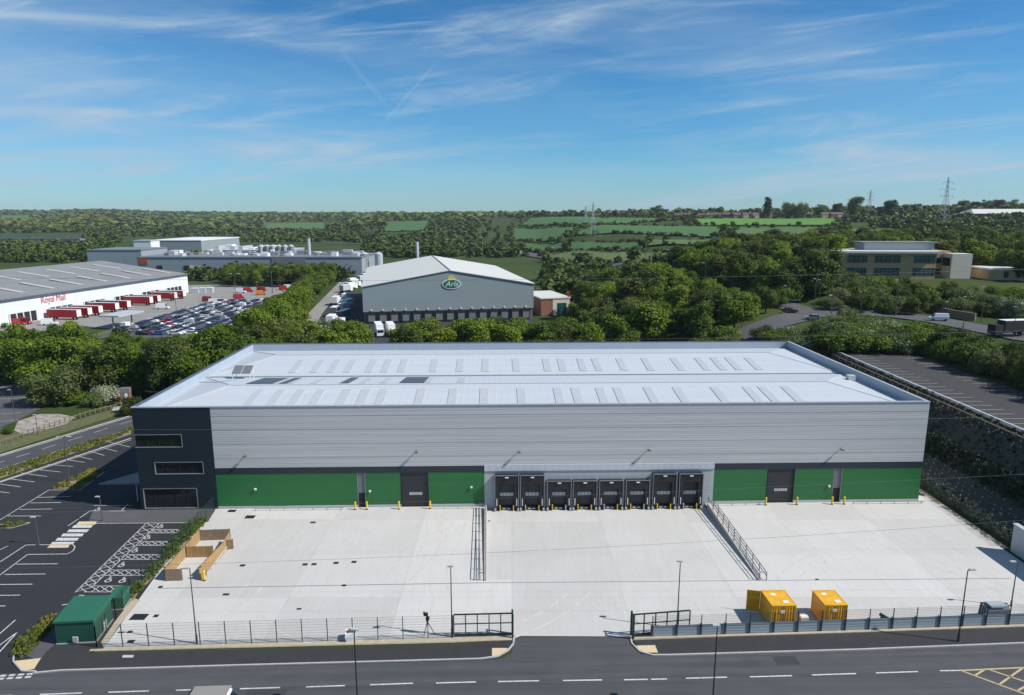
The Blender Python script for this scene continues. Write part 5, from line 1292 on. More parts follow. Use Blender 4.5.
# blue road signs and thin poles
x, y, z = G(716, 246); o = empty('road_sign', (x, y, z), 0, 'large blue motorway sign above the dark wood', 'road sign'); s = y/690
q = MB(); q.box(-4.5*s, 2*s, -.3, 0, 3*s, 9*s); q.box(0*s, 5*s, -.7, -.4, 1*s, 6*s); q.build('sign_face', 'signblue', o); q = MB(); q.box(-3*s, 5*s, -.35, -.31, 5*s, 5.6*s); q.box(1*s, 5.5*s, -.75, -.71, .3*s, .9*s); q.build('sign_border', 'white', o); q = MB(); q.box(-2*s, -1.7*s, 0.01, .3, -2, 4*s); q.box(1.5*s, 1.8*s, 0.01, .3, -2, 4*s); q.build('post', 'galv', o)
for i, (px, py, tp) in enumerate([(580, 264, 251), (592, 264, 252), (620, 262, 250), (645, 262, 235), (669, 262, 250), (690, 250, 236), (697, 251, 238), (737, 248, 235), (750, 245, 233), (554, 262, 248), (601, 248, 236), (448, 256, 240), (482, 254, 238), (818, 242, 232), (704, 300, 263)[:3], (903, 232, 221)]):
    lamp(px, py, tp, f'thin motorway lighting column in the distance, {word(i+1)} of those listed from the wood edge', grp='motorway lighting columns', head=(-1, 0))
mc = sorted([o for o in COL.objects if o.get('group') == 'motorway lighting columns'], key=lambda o: proj(*o.location)[0])
for i, o in enumerate(mc): o['label'] = f'thin distant lighting column near the motorway, {word(i+1)} from the left'
for px, py, c, v, l in [(520, 254, 'silver', True, 'pale van on the distant motorway'), (526, 254.6, 'white', True, 'white lorry cab on the distant motorway'), (478, 249, 'white', True, 'white van at the left of the distant motorway')]:
    road_car(px, py, .1, c, l, v, 7, 3.0, 'vehicles on the motorway')
# viaduct at left
x, y, z = G(20, 246); o = empty('viaduct', (x, y, 0), .02, 'dark motorway viaduct crossing the wooded valley at the left edge', 'bridge')
zt = H-y*(F*SP+(238.5-CY)*CP)/(F*CP-(238.5-CY)*SP)
q = MB(); q.box(-120, 85, -6, 6, zt-2.6, zt); q.build('deck', 'frame', o); q = MB(); q.box(-120, 85, -6.3, -6.001, zt-.4, zt+1); q.build('parapet', 'galv', o)
for k in range(6): q = MB(); q.box(-100+k*35, -97+k*35, -4, 4, -1, zt-2.6); q.build('pier', 'frame', o)

# overhead cables
def cable(pts_px, Y, label):
    # pixel samples -> height at the cable's own vertical plane y = Y
    P = []
    for px, py in pts_px:
        dx, dy, dz = ray(px, py); t = Y/dy; P.append((dx*t, H+dz*t))
    a = np.polyfit([p[0] for p in P], [p[1] for p in P], 2)
    if a[0] < 0: a = np.concatenate([[0.0002], np.polyfit([p[0] for p in P], [p[1]-.0002*p[0]**2 for p in P], 1)])
    q = MB(); xs = np.linspace(-180, 180, 40); r = .008*max(1, Y/45)
    q.path([(x, Y, a[0]*x*x+a[1]*x+a[2]) for x in xs], r, 5)
    tag(q.build('power_cable', 'cable'), label, 'cable', 'overhead power cables')
cable([(124, 566), (512, 551), (720, 541.5), (1024, 520)], 50, 'thin overhead cable crossing in front of the concrete yard')
cable([(640, 493), (884, 481), (1024, 474.5)], 55, 'overhead cable crossing in front of the dock doors and the green cladding')
cable([(133, 431), (512, 424.5), (1000, 418)], 60, 'overhead cable crossing in front of the navy office wall')
cable([(0, 346), (230, 345), (512, 341), (1024, 331)], 62, 'overhead cable at the level of the rear roof edge')
cable([(530, 279.5), (768, 276), (1000, 270)], 70, 'highest overhead cable passing before the dark wood')

# ------------------------------------------------------------------ trees
def crown_arrays(rs, lobes, nleaf, leaf, squash=1.0, seed=0):
    """leaf-clump quads spread over and inside overlapping lobes; unit height tree, crown 0.18..1"""
    r = np.random.RandomState(seed); V = []
    wts = np.array([l[3]**2 for l in lobes]); wts /= wts.sum()
    idx = r.choice(len(lobes), nleaf, p=wts)
    Lb = np.array(lobes)[idx]
    d = r.normal(size=(nleaf, 3)); d /= np.linalg.norm(d, axis=1)[:, None]
    d[:, 2] = np.where(r.rand(nleaf) < .35, np.abs(d[:, 2]), d[:, 2])
    rad = Lb[:, 3]*(r.rand(nleaf)**.25)*(1+.17*r.normal(size=nleaf))
    bump = 1+.18*np.sin(d[:, 0]*7+idx)*np.sin(d[:, 1]*6+idx*2)*np.cos(d[:, 2]*5)
    c = Lb[:, :3]+d*(rad*bump)[:, None]*np.array([1, 1, squash])
    # leaf orientation: outward with scatter
    nrm = d+.75*r.normal(size=(nleaf, 3)); nrm[:, 2] += .35; nrm /= np.linalg.norm(nrm, axis=1)[:, None]
    a = np.cross(nrm, r.normal(size=(nleaf, 3))); a /= np.linalg.norm(a, axis=1)[:, None]; b = np.cross(nrm, a)
    s = (leaf*(.6+.8*r.rand(nleaf)))[:, None]
    q = np.stack([c-a*s-b*s*.7, c+a*s-b*s*.6, c+a*s*.8+b*s, c-a*s*.7+b*s*.9], axis=1)
    return q.reshape(-1, 3)
def quads_mesh(name, V, m):
    n = len(V)//4; me = bpy.data.meshes.new(name); me.vertices.add(n*4); me.vertices.foreach_set('co', V.astype(np.float32).ravel())
    me.loops.add(n*4); me.loops.foreach_set('vertex_index', np.arange(n*4, dtype=np.int32)); me.polygons.add(n)
    me.polygons.foreach_set('loop_start', np.arange(0, n*4, 4, dtype=np.int32)); me.polygons.foreach_set('loop_total', np.full(n, 4, dtype=np.int32))
    me.materials.append(M[m]); me.update(calc_edges=True); return me
def lobes_for(kind, seed):
    r = random.Random(seed); L_ = []
    if kind == 'tree':
        for k in range(22):
            t = r.uniform(0, 6.28); h = r.uniform(.26, .90); rr = .26*math.sqrt(max(.05, 1-((h-.52)/.45)**2))
            L_.append((math.cos(t)*rr*r.uniform(.5, 1.1), math.sin(t)*rr*r.uniform(.5, 1.1), h, r.uniform(.09, .19)))
        L_.append((0, 0, .5, .25))
    elif kind == 'bush':
        for k in range(10):
            t = r.uniform(0, 6.28); d = r.uniform(.2, .5); L_.append((math.cos(t)*d, math.sin(t)*d, r.uniform(.2, .65), r.uniform(.2, .34)))
        L_.append((0, 0, .4, .4))
    elif kind == 'poplar':
        for k in range(12): h = .12+k*.07; L_.append((r.uniform(-.03, .03), r.uniform(-.03, .03), h, .13*math.sqrt(max(.1, 1-((h-.45)/.56)**2))))
    elif kind == 'willow':
        for k in range(16):
            t = r.uniform(0, 6.28); d = r.uniform(.1, .38); L_.append((math.cos(t)*d, math.sin(t)*d, r.uniform(.3, .74)-d*.3, r.uniform(.15, .24)))
    return L_
TR = {}
def make_proto(key, kind, m, seed, nleaf=2600, leaf=.028):
    cr = quads_mesh('crown', crown_arrays(None, lobes_for(kind, seed), nleaf, leaf, .95, seed), m)
    q = MB(); r = random.Random(seed)
    tw = .028 if kind != 'bush' else .02; th = .45 if kind != 'bush' else .3
    q.tube((0, 0, -.04), (0, 0, th*.6), tw, tw*.7, 7); q.tube((0, 0, th*.6), (r.uniform(-.03, .03), 0, th*1.5), tw*.7, tw*.25, 6)
    for k in range(5):
        t = r.uniform(0, 6.28); h0 = r.uniform(.22, .45)*th/.45; q.tube((0, 0, h0), (math.cos(t)*.2, math.sin(t)*.2, h0+.22), tw*.4, tw*.12, 5)
    tm = q.build('trunk', 'trunk'); TR[key] = (cr, tm.data); bpy.data.objects.remove(tm)
for i in range(4): make_proto(f't{i}', 'tree', ('leaf', 'leafb', 'leaf', 'leafc')[i], 10+i, 9000, .0155)
make_proto('d0', 'tree', 'leafd', 31, 9000, .0155); make_proto('d1', 'tree', 'leafd', 32, 9000, .0155)
make_proto('y0', 'tree', 'leafy', 41, 8000, .016); make_proto('w0', 'willow', 'leafg', 51, 9500, .0145)
make_proto('b0', 'bush', 'leaf', 61, 6000, .024); make_proto('b1', 'bush', 'leafd', 62, 6000, .024); make_proto('b2', 'bush', 'leafg', 64, 6000, .022)
make_proto('h0', 'bush', 'blossom', 63, 6000, .022); make_proto('p0', 'poplar', 'leafd', 71, 2600, .02); make_proto('r0', 'tree', 'leafr', 81, 7000, .016)
KIND = {'t': ('broadleaf_tree', 'green tree', 'tree'), 'd': ('dark_tree', 'dark tree', 'tree'), 'y': ('pale_tree', 'yellow-green tree', 'tree'), 'w': ('willow_tree', 'grey-green spreading tree', 'tree'), 'b': ('bush', 'green bush', 'bush'), 'h': ('hawthorn_bush', 'white hawthorn', 'bush'), 'p': ('poplar_tree', 'tall dark poplar', 'tree'), 'r': ('copper_tree', 'copper tree', 'tree')}
ntree = 0; PLACED = []
def plant(key, x, y, h, wide, label=None, group=None, z=None):
    global ntree
    cr, tm = TR[key]; nm, lb, cat = KIND[key[0]]
    z = terrain(x, y) if z is None else z
    o = empty(nm, (x, y, z), R.uniform(0, 6.28), label or lb, cat, group); o.scale = (h*wide, h*wide, h)
    a = bpy.data.objects.new('crown', cr); b = bpy.data.objects.new('trunk', tm)
    for c in (a, b): COL.objects.link(c); c.parent = o
    ntree += 1; PLACED.append(o); return o
CAPS = [(-60, 322), (0, 322), (30, 325), (52, 319), (62, 313), (75, 320), (90, 330), (128, 330), (150, 336), (190, 335), (220, 326), (240, 315), (256, 307), (275, 295), (300, 280), (330, 265), (345, 262), (352, 312), (400, 319), (420, 316), (440, 322), (470, 315), (500, 317), (530, 315), (560, 311), (575, 304), (592, 275), (610, 264), (660, 262), (700, 276), (740, 290), (755, 322), (775, 325), (800, 326), (815, 328), (830, 316), (870, 314), (900, 322), (925, 328), (950, 331), (985, 338), (1024, 346), (1100, 360)]
def capped(x, y, h, capf=True):
    z = terrain(x, y); px, py = proj(x, y, z+h)
    lim = None
    for (a, va), (b, vb) in zip(CAPS, CAPS[1:]):
        if a <= px <= b: lim = va+(vb-va)*(px-a)/(b-a)
    if lim is None: return h
    lim += R.uniform(-2, 3)
    while py < lim and h > 1: h -= .25; py = proj(x, y, z+h)[1]
    return h
def region(pts, spacing, keys, hr, wr, phrase, group, cond=None, cap=False, tries=4000, jit=1.0):
    """scatter in a world polygon with minimum spacing; ordinals left to right as seen"""
    P = pts; xs = [p[0] for p in P]; ys_ = [p[1] for p in P]; got = []
    rr = random.Random(len(phrase)*7+len(pts))
    def inside(x, y):
        c = False; j = len(P)-1
        for i in range(len(P)):
            if (P[i][1] > y) != (P[j][1] > y) and x < (P[j][0]-P[i][0])*(y-P[i][1])/(P[j][1]-P[i][1])+P[i][0]: c = not c
            j = i
        return c
    for _ in range(tries):
        x, y = rr.uniform(min(xs), max(xs)), rr.uniform(min(ys_), max(ys_))
        if not inside(x, y) or any((x-a)**2+(y-b)**2 < spacing**2 for a, b in got): continue
        if cond and not cond(x, y): continue
        got.append((x, y))
    got.sort(key=lambda p: p[0]/p[1])
    hs_l = []
    for (x, y) in got:
        h = rr.uniform(*hr)
        if cap: h = capped(x, y, h)
        if h > (1.5 if keys[0][0] == 'b' else 3.2): hs_l.append((x, y, h))
    for i, (x, y, h) in enumerate(hs_l):
        k = rr.choice(keys); lb = KIND[k[0]][1]
        plant(k, x, y, h, rr.uniform(*wr)*(1.25 if cap and h < 7 else 1), f'{lb}, {word(i+1)} from the left {phrase}', group)
    print(group, len(got))
T4 = ['t0', 't1', 't2', 't3']
# belt left of the warehouse
region([(-150, 176), (-118, 158), (-92, 150), (-72, 145), (-62, 142), (-56, 150), (-50, 165), (-62, 188), (-100, 186), (-145, 190)], 7.0, T4+['d0', 't0'], (9, 14.0), (.9, 1.25), 'in the dark belt left of the warehouse', 'trees in the belt left of the warehouse', cap=True)
plant('w0', *U(60, 402)[:2], 9.5, 1.35, 'wide grey-green willow-like tree beside the outer car park')
plant('b0', -96, 146, 3.5, 1.3, 'low green bush in front of the grey-green spreading tree'); plant('h0', *U(108, 402)[:2], 4.2, 1.2, 'white flowering hawthorn left of the rusty brick pillar'); plant('h0', *U(96, 406)[:2], 3.2, 1.2, 'small white hawthorn below the spreading tree')
region([(-80, 138), (-56, 126), (-54, 140), (-72, 146)], 4.5, ['b0', 'b1', 'b0'], (3.2, 4.6), (1.0, 1.3), 'in the low hedge beside the left roof edge', 'bushes by the left roof edge')
region([(-130, 205), (-95, 200), (-95, 222), (-118, 225)], 9, T4, (6.5, 8.5), (1.1, 1.3), 'in the clump before the crowded car park', 'trees before the crowded car park', cap=True)
# diagonal belt beside crowded car park
region([(-104, 200), (-73, 196), (-77, 240), (-88, 290), (-100, 345), (-112, 430), (-128, 430), (-112, 335), (-103, 330), (-103, 235)], 6.6, T4+['y0', 't1'], (11, 14.5), (.95, 1.2), 'in the belt beside the crowded car park', 'trees in the diagonal belt', cap=True)
# row behind the warehouse
region([(-64, 186), (-45, 186), (-45, 203), (-64, 203)], 6.5, T4, (10.5, 12), (1.1, 1.3), 'in the clump left of the white trucks', 'trees in the clump left of the white trucks', cap=True)
region([(-33, 188), (30, 186), (30, 200), (-33, 201)], 6.0, T4+['y0', 'd0'], (10.5, 12.5), (1.1, 1.35), 'in the row hiding the grey warehouse yard', 'trees in the row behind the roof', cap=True)
# mound
region([(-172, 398), (-122, 395), (-116, 440), (-180, 440)], 7.5, T4+['d0'], (9, 12.5), (1.05, 1.3), 'in the belt before the dairy plant', 'trees before the dairy plant')
region([U(40, 409), U(78, 404), U(118, 399), U(112, 394), U(60, 398)], 2.6, ['b0', 'b2', 'b1'], (1.8, 3.0), (1.1, 1.4), 'on the verge behind the post fence', 'bushes behind the post fence')
region([U(0, 440), U(14, 433), U(12, 430), U(0, 434)], 2.2, ['b0', 'b2'], (1.2, 1.8), (1.1, 1.4), 'on the verge at the left edge', 'bushes at the left edge')
region([(22, 204), (32, 186), (58, 180), (70, 196), (80, 226), (84, 262), (66, 300), (30, 300), (24, 262), (26, 236)], 7.6, T4*2+['t1', 'y0', 'd1', 'd0'], (9.5, 16), (.95, 1.3), 'on the wooded mound behind the warehouse', 'trees on the mound', cap=True)
region([(34, 172), (56, 166), (62, 182), (44, 188)], 5.5, ['b0', 'b2', 't2', 'b0'], (4.5, 6.5), (.9, 1.2), 'at the foot of the wooded mound', 'bushes at the mound foot')
# dark wood below the fields
region([(80, 240), (92, 226), (106, 224), (112, 240), (126, 262), (136, 300), (110, 345), (82, 345), (78, 300)], 9.0, ['d0', 'd1', 't1', 't2', 't3'], (12, 15.5), (1.1, 1.3), 'in the tall dark wood before the office', 'trees in the dark wood')
# hedge between upper car park and hillside road
region([(93, 88), (99, 88), (100, 160), (93, 160)], 4.2, ['b0', 'b1', 'b1', 'b2'], (6.2, 7.8), (.75, 1.0), 'in the tall hedge along the upper car park', 'bushes along the upper car park')
region([(100, 100), (112, 108), (118, 160), (104, 168)], 6.0, ['b0', 'b2', 'b1', 'h0'], (4.0, 5.5), (.9, 1.2), 'in the scrub behind the upper car park hedge', 'scrub bushes', cap=True)
region([(62, 158), (92, 156), (100, 168), (88, 182), (66, 178)], 5.0, ['b0', 'b1', 'h0', 'b2', 'h0'], (3.5, 5.2), (.9, 1.25), 'in the blossoming scrub beyond the upper car park', 'blossoming scrub', cap=True)
# slope above hillside road
region([(70, 200), (84, 214), (92, 222), (82, 232), (72, 222)], 6, ['b1', 'd0', 't1', 'b0'], (5, 8), (1.0, 1.25), 'between the mound and the dark wood', 'trees between mound and dark wood')
region([(104, 214), (112, 206), (126, 203), (126, 226), (112, 240), (104, 232)], 5.0, ['b1', 'b0', 'd1', 'b2'], (5, 7), (1.0, 1.2), 'on the bank left of the office', 'bushes left of the office')
region([(64, 156), (92, 152), (100, 160), (150, 150), (175, 168), (150, 182), (120, 182), (100, 186), (88, 186), (68, 172)], 3.9, ['b0', 'b1', 'b2', 'b0', 'h0'], (4.2, 6.0), (1.0, 1.3), 'in the thick scrub below the hillside road', 'scrub below the hillside road', cap=True)
region([(112, 212), (125, 208), (165, 196), (190, 190), (190, 215), (150, 226), (112, 232)], 6.3, ['b0', 'b1', 'b2', 'b1', 'h0'], (4.5, 6.5), (.95, 1.2), 'on the dark bank below the office', 'bushes on the office bank')
region([(175, 236), (215, 226), (230, 262), (190, 275), (178, 262)], 9.5, ['y0', 't1', 'y0', 'd0', 't3'], (10, 13), (1.0, 1.25), 'right of the cream office wall', 'trees right of the office')
region([(120, 285), (230, 285), (300, 360), (300, 430), (150, 430)], 15, ['d0', 'd1', 't0', 't3', 'y0'], (11, 15), (1.1, 1.35), 'on the hillside behind the office', 'trees on the hillside')
plant('h0', *gp(847, 322), 4.5, 1.1, 'white flowering hawthorn by the hillside lamp column'); plant('b2', *gp(833, 310), 5, .9, 'grey-green bush in front of the dark wood by the road')
for px, py, k, h, w, lb in [(766.5, 219, 'p0', 34, 1.3, 'tall dark poplar on the skyline above the bright field'), (787, 219, 'b2', 30, .55, 'wide grey-green tree on the skyline right of the poplar'), (799, 219, 'b2', 29, .55, 'second wide grey-green tree right of the poplar'), (855, 219, 't1', 30, 1.1, 'bright green round tree on the skyline left of the small pylon'), (889, 219, 'd0', 26, 1.1, 'round green tree between the two right pylons'), (632, 214, 'd1', 16, 1.5, 'dark round tree on the skyline among the far houses'), (657, 216, 't0', 20, 1.8, 'broad green tree on the skyline right of the far houses'), (820, 217, 't2', 20, 1.3, 'round tree among the skyline houses'), (837, 216, 'd0', 20, 1.2, 'dark round tree beside the skyline houses'), (962, 214, 't3', 22, 1.2, 'green tree on the skyline right of the tallest pylon'), (985, 213, 't2', 22, 1.2, 'green round tree behind the skyline hall'), (997, 212, 'r0', 20, 1.7, 'dark copper tree behind the skyline hall'), (975, 213, 'r0', 18, 1.4, 'copper tree between green skyline trees'), (1012, 212, 't0', 20, 1.5, 'rightmost green tree on the skyline')]:
    x, y, z = G(px, py); plant(k, x, y, h, w, lb, 'skyline trees')
print('trees', ntree)

# distant woodland: leaf clumps, thousands of trees
def inpoly(P, x, y):
    c = False; j = len(P)-1
    for i in range(len(P)):
        if (P[i][1] > y) != (P[j][1] > y) and x < (P[j][0]-P[i][0])*(y-P[i][1])/(P[j][1]-P[i][1])+P[i][0]: c = not c
        j = i
    return c
def clear(px, py, h, dist):
    hp_ = h/dist*690
    for q, m in FIELDS:
        if inpoly(q, px, py) or (inpoly(q, px, py-hp_*.7) and True): return False
    if px < 185 and py > 263: return False
    if 185 <= px < 372 and py > 281: return False
    if 353 <= px < 545 and py > 258: return False
    if 120 < px < 230 and 237 < py < 262: return False
    if 230 <= px < 365 and 243 < py < 266: return False
    if px > 700 and 240 < py: return px > 860 and py < 238
    if 480 < px < 880 and py < 252 and h > 0 and math.sin(px*12.9898+py*78.233)*43758.5 % 1 < .78: return False
    if -10 < px < 85 and 233 < py < 244: return False
    return True
temps = {}
for nm, n, leaf in (('a', 150, .085), ('b', 46, .15), ('c', 16, .26)):
    temps[nm] = [crown_arrays(None, lobes_for('tree' if i % 3 else 'willow', 200+i), n, leaf, .95, 300+i) for i in range(6)]
out = {'a': [], 'b': [], 'c': []}
def addtree(x, y, h, w):
    k = 'a' if y < 750 else ('b' if y < 1700 else 'c')
    V = temps[k][R.randrange(6)]*np.array([h*w, h*w, h]); t = R.uniform(0, 6.28); c, s = math.cos(t), math.sin(t)
    V = V@np.array([[c, s, 0], [-s, c, 0], [0, 0, 1]]); out[k].append((V+np.array([x, y, terrain(x, y)-h*.12])).astype(np.float32))
cnt = 0
while cnt < 12500:
    a = R.uniform(-1.15, 1.15); u_ = R.random(); y = 1/((1-u_)/330+u_/5200)
    y = 330*(5200/330)**(R.random()**1.15)
    x = a*y
    px, py = proj(x, y, terrain(x, y))
    h = R.uniform(7, 12)
    if px < -280 or px > 1300 or not clear(px, py, h, y): cnt += .3; continue
    # clumping
    f = math.sin(x*.013+1.3)*math.sin(y*.009+.4)+.5*math.sin(x*.031+y*.017)
    if f < -.8 and y < 2500 and R.random() < .6: cnt += .2; continue
    if 330 < y and a > .12 and y < 1500 and f < .0 and R.random() < .6: cnt += .2; continue
    addtree(x, y, h*(1 if y < 1500 else 1.25), R.uniform(1.0, 1.5)*(1 if y < 1500 else 1.7)); cnt += 1
# hedgerows on field edges
for q, m in FIELDS:
    P = [G(*p)[:2] for p in q]
    for (a, b) in zip(P, P[1:]+P[:1]):
        L_ = math.hypot(b[0]-a[0], b[1]-a[1]); n = int(L_/9)
        for i in range(n):
            if R.random() < .25: continue
            t = (i+R.random())/n; addtree(a[0]+(b[0]-a[0])*t, a[1]+(b[1]-a[1])*t, R.uniform(3, 6), 1.6)
for px in np.arange(480, 1030, 1.6):   # trees among skyline houses
    x, y, z = G(px, 217.0 if px < 800 else 215.5)
    if R.random() < .6: addtree(x, y+R.uniform(-30, 80), R.uniform(9, 17), R.uniform(1.0, 1.5))
for k, nm, lb in (('a', 'near_woodland', 'broken woodland and scrub in the valley beyond the warehouses'), ('b', 'valley_woodland', 'woodland and hedgerows covering the middle distance of the valley'), ('c', 'far_woodland', 'far wooded hills and skyline trees')):
    if not out[k]: continue
    me = quads_mesh(nm, np.concatenate(out[k]), 'farleaf'); o = bpy.data.objects.new(nm, me); COL.objects.link(o); tag(o, lb, 'woodland', kind='stuff')

# houses along the skyline
hproto = []
for wall, roof in (('housewall', 'tile'), ('white', 'frame'), ('brick', 'tile')):
    q = MB(); q.box(-5, 5, -4, 4, -2, 5.2); q.add([(-5, -4, 5.2), (-5, 4, 5.2), (-5, 0, 8), (5, -4, 5.2), (5, 4, 5.2), (5, 0, 8)], [(0, 1, 2), (3, 4, 5)]); a = q.build('wall', wall)
    q = MB(); q.add([(-5.4, -4.4, 5.1), (5.4, -4.4, 5.1), (5.4, 0, 8.2), (-5.4, 0, 8.2), (5.4, 4.4, 5.1), (-5.4, 4.4, 5.1)], [(0, 1, 2, 3), (3, 2, 4, 5)]); q.box(2.5, 3.4, -.5, .5, 7.5, 9.2); b = q.build('roof', roof)
    hproto.append((a.data, b.data)); bpy.data.objects.remove(a); bpy.data.objects.remove(b)
hs = [p for p in list(np.arange(484, 560, 6.0))+list(np.arange(562, 640, 3.9))+list(np.arange(676, 766, 4.2))+list(np.arange(806, 852, 5.0))]
for i, px in enumerate(hs):
    x, y, z = G(px, 216.0 if px < 660 else 217.5); k = 1 if (553 < px < 585) and i % 2 else R.choice([0, 2, 0])
    y2 = y+R.uniform(-25, 25); o = empty('house', (x, y2, terrain(x, y2)), R.uniform(-.4, .4), f'{["pale brown","white","red brick"][k]} house on the skyline, {word(i+1)} from the left of the far row', 'house', 'houses on the skyline'); o.scale = (1.0, 1.0, .95)
    for nm, me in zip(('wall', 'roof'), hproto[k]): c = bpy.data.objects.new(nm, me); COL.objects.link(c); c.parent = o

# ------------------------------------------------------------------ haze
hm = bpy.data.materials.new('thin_haze'); hm.use_nodes = True; nt = hm.node_tree; nt.nodes.remove(nt.nodes['Principled BSDF'])
pv = nd(nt, 'ShaderNodeVolumePrincipled'); pv.inputs['Color'].default_value = (.72, .84, 1, 1); pv.inputs['Density'].default_value = .00005; pv.inputs['Anisotropy'].default_value = .1
nt.links.new(pv.outputs[0], nt.nodes['Material Output'].inputs['Volume']); M['haze'] = hm
HAZE = True
if HAZE:
    q = MB(); q.box(-7200, 7200, -500, 6800, -5, 150); tag(q.build('haze', 'haze'), 'thin blue haze over the valley', 'haze', kind='stuff')

# ------------------------------------------------------------------ light, sky, camera
SE = math.radians(44); az = (7.45, -1.75)
sd = Vector((az[0], az[1], 0)).normalized()*math.cos(SE)+Vector((0, 0, math.sin(SE)))
sun = bpy.data.lights.new('sun', 'SUN'); sun.energy = 4.9; sun.angle = math.radians(.5); sun.color = (1, .955, .89)
so = bpy.data.objects.new('sun', sun); COL.objects.link(so); so.rotation_euler = sd.to_track_quat('Z', 'Y').to_euler(); so.location = (100, -60, 160)
w = bpy.data.worlds.new('World'); SCN.world = w; w.use_nodes = True; nt = w.node_tree; L = nt.links.new
bg = nt.nodes['Background']; bg.inputs['Strength'].default_value = .100
sky = nd(nt, 'ShaderNodeTexSky', sky_type='NISHITA'); sky.sun_disc = False; sky.sun_elevation = SE
sky.sun_rotation = math.atan2(sd.x, sd.y); sky.air_density = 1.0; sky.dust_density = 0.0; sky.ozone_density = 3.0; sky.altitude = 60
tc = nd(nt, 'ShaderNodeTexCoord'); sp = nd(nt, 'ShaderNodeSeparateXYZ'); L(tc.outputs['Generated'], sp.inputs[0])
ab = nd(nt, 'ShaderNodeMath', operation='ABSOLUTE'); L(sp.outputs[1], ab.inputs[0])
az_ = nd(nt, 'ShaderNodeMath', operation='ADD'); L(ab.outputs[0], az_.inputs[0]); az_.inputs[1].default_value = .08
dx = nd(nt, 'ShaderNodeMath', operation='DIVIDE'); L(sp.outputs[0], dx.inputs[0]); L(az_.outputs[0], dx.inputs[1])
dy = nd(nt, 'ShaderNodeMath', operation='DIVIDE'); L(sp.outputs[2], dy.inputs[0]); L(az_.outputs[0], dy.inputs[1])
cb = nd(nt, 'ShaderNodeCombineXYZ'); L(dx.outputs[0], cb.inputs[0]); L(dy.outputs[0], cb.inputs[1])
def cl(scale, rot, ns, lo, hi, amt, dist=1.2, off=(0, 0, 0), rough=.55):
    mp = nd(nt, 'ShaderNodeMapping', vector_type='TEXTURE'); mp.inputs['Rotation'].default_value = (0, 0, rot); mp.inputs['Scale'].default_value = (1/scale[0], 1/scale[1], 1); mp.inputs['Location'].default_value = off; L(cb.outputs[0], mp.inputs[0])
    n = nd(nt, 'ShaderNodeTexNoise', Scale=ns, Detail=9, Roughness=rough, Distortion=dist); L(mp.outputs[0], n.inputs['Vector'])
    r_ = nd(nt, 'ShaderNodeMapRange', interpolation_type='SMOOTHSTEP'); r_.inputs[1].default_value = lo; r_.inputs[2].default_value = hi; r_.inputs[4].default_value = amt; L(n.outputs['Fac'], r_.inputs[0]); return r_.outputs[0]
c1 = cl((1.5, 13), .07, 1.0, .47, .78, 1.0, .9, (.3, .1, 0), .6); c2 = cl((.9, 6), -.05, 1.0, .36, .72, .50, .6, (2, .4, 0)); c3 = cl((3.2, 30), .10, 1.0, .48, .75, .55, 1.2, (5, .2, 0), .62)
cm = cl((.9, 3.6), .05, 1.0, .36, .62, 1.0, .4, (1, 3, 0))
lf = nd(nt, 'ShaderNodeMapRange'); L(sp.outputs[0], lf.inputs[0]); lf.inputs[1].default_value = -.6; lf.inputs[2].default_value = .55; lf.inputs[3].default_value = 1.15; lf.inputs[4].default_value = .45
s1 = nd(nt, 'ShaderNodeMath', operation='MULTIPLY'); L(c1, s1.inputs[0]); L(cm, s1.inputs[1])
s2 = nd(nt, 'ShaderNodeMath', operation='ADD'); L(s1.outputs[0], s2.inputs[0])
s2b = nd(nt, 'ShaderNodeMath', operation='MULTIPLY'); L(c2, s2b.inputs[0]); L(lf.outputs[0], s2b.inputs[1]); L(s2b.outputs[0], s2.inputs[1])
s3 = nd(nt, 'ShaderNodeMath', operation='MULTIPLY'); L(c3, s3.inputs[0]); L(cm, s3.inputs[1])
s4 = nd(nt, 'ShaderNodeMath', operation='ADD', use_clamp=True); L(s2.outputs[0], s4.inputs[0]); L(s3.outputs[0], s4.inputs[1])
acc = s4.outputs[0]
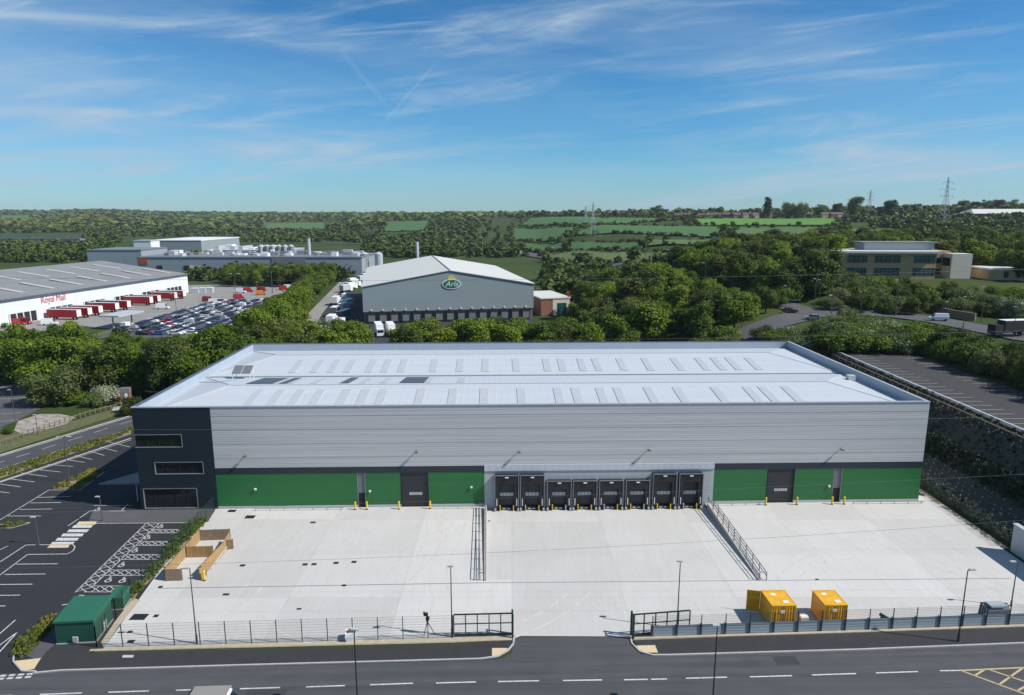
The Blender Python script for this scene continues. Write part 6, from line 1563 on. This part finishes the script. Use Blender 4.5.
def contrail(p0, p1, w0, amt):
    global acc
    d0, d1 = [Vector(ray(*p)).normalized() for p in (p0, p1)]
    n = d0.cross(d1).normalized(); mid = (d0+d1).normalized(); hl = d0.angle(d1)/2
    def dot(v):
        m = nd(nt, 'ShaderNodeVectorMath', operation='DOT_PRODUCT'); L(tc.outputs['Generated'], m.inputs[0]); m.inputs[1].default_value = v; return m.outputs['Value']
    a = nd(nt, 'ShaderNodeMath', operation='ABSOLUTE'); L(dot(n), a.inputs[0])
    r1 = nd(nt, 'ShaderNodeMapRange', interpolation_type='SMOOTHSTEP'); L(a.outputs[0], r1.inputs[0]); r1.inputs[1].default_value = 0; r1.inputs[2].default_value = w0; r1.inputs[3].default_value = 1; r1.inputs[4].default_value = 0
    r2 = nd(nt, 'ShaderNodeMapRange', interpolation_type='SMOOTHSTEP'); L(dot(mid), r2.inputs[0]); r2.inputs[1].default_value = math.cos(hl*1.1); r2.inputs[2].default_value = math.cos(hl*.6); r2.inputs[4].default_value = amt
    m = nd(nt, 'ShaderNodeMath', operation='MULTIPLY'); L(r1.outputs[0], m.inputs[0]); L(r2.outputs[0], m.inputs[1])
    s = nd(nt, 'ShaderNodeMath', operation='ADD', use_clamp=True); L(acc, s.inputs[0]); L(m.outputs[0], s.inputs[1]); acc = s.outputs[0]
contrail((338, 48), (386, 104), .006, .11); contrail((382, 124), (437, 62), .003, .15)
# grade of the clear air: deeper blue high up, paler near the horizon
hs_ = nd(nt, 'ShaderNodeHueSaturation'); hs_.inputs['Saturation'].default_value = 1.38; hs_.inputs['Value'].default_value = 1.0; L(sky.outputs[0], hs_.inputs['Color'])
tr_ = nd(nt, 'ShaderNodeValToRGB'); e = tr_.color_ramp.elements; e[0].position = 0; e[0].color = (.33, .58, .90, 1); e[1].position = 1; e[1].color = (.9, .9, .9, 1)
for p_, c_ in ((.05, (.38, .66, .90)), (.16, (.46, .78, .90)), (.3, (.64, .78, .82)), (.5, (.8, .8, .8))): x = e.new(p_); x.color = (*c_, 1)
L(sp.outputs[2], tr_.inputs[0])
mt = nd(nt, 'ShaderNodeMix', data_type='RGBA', blend_type='MULTIPLY'); mt.inputs[0].default_value = 1; L(hs_.outputs[0], mt.inputs[6]); L(tr_.outputs[0], mt.inputs[7])
mxc = nd(nt, 'ShaderNodeMix', data_type='RGBA'); L(acc, mxc.inputs[0]); L(mt.outputs[2], mxc.inputs[6]); mxc.inputs[7].default_value = (3.5, 4.6, 5.7, 1)
L(mxc.outputs[2], bg.inputs['Color'])

cam = bpy.data.cameras.new('camera'); co_ = bpy.data.objects.new('camera', cam); COL.objects.link(co_); co_.location = (0, 0, H); co_.rotation_euler = (math.pi/2-PITCH, 0, 0)
cam.sensor_fit = 'HORIZONTAL'; cam.sensor_width = 36; cam.lens = 36*F/1024; cam.clip_start = .5; cam.clip_end = 30000
SCN.camera = co_
SCN.view_settings.view_transform = 'Standard'; SCN.view_settings.look = 'None'; SCN.view_settings.gamma = 1; SCN.view_settings.exposure = 0.3
SCN.cycles.max_bounces = 6; SCN.cycles.volume_bounces = 0; SCN.cycles.transparent_max_bounces = 8
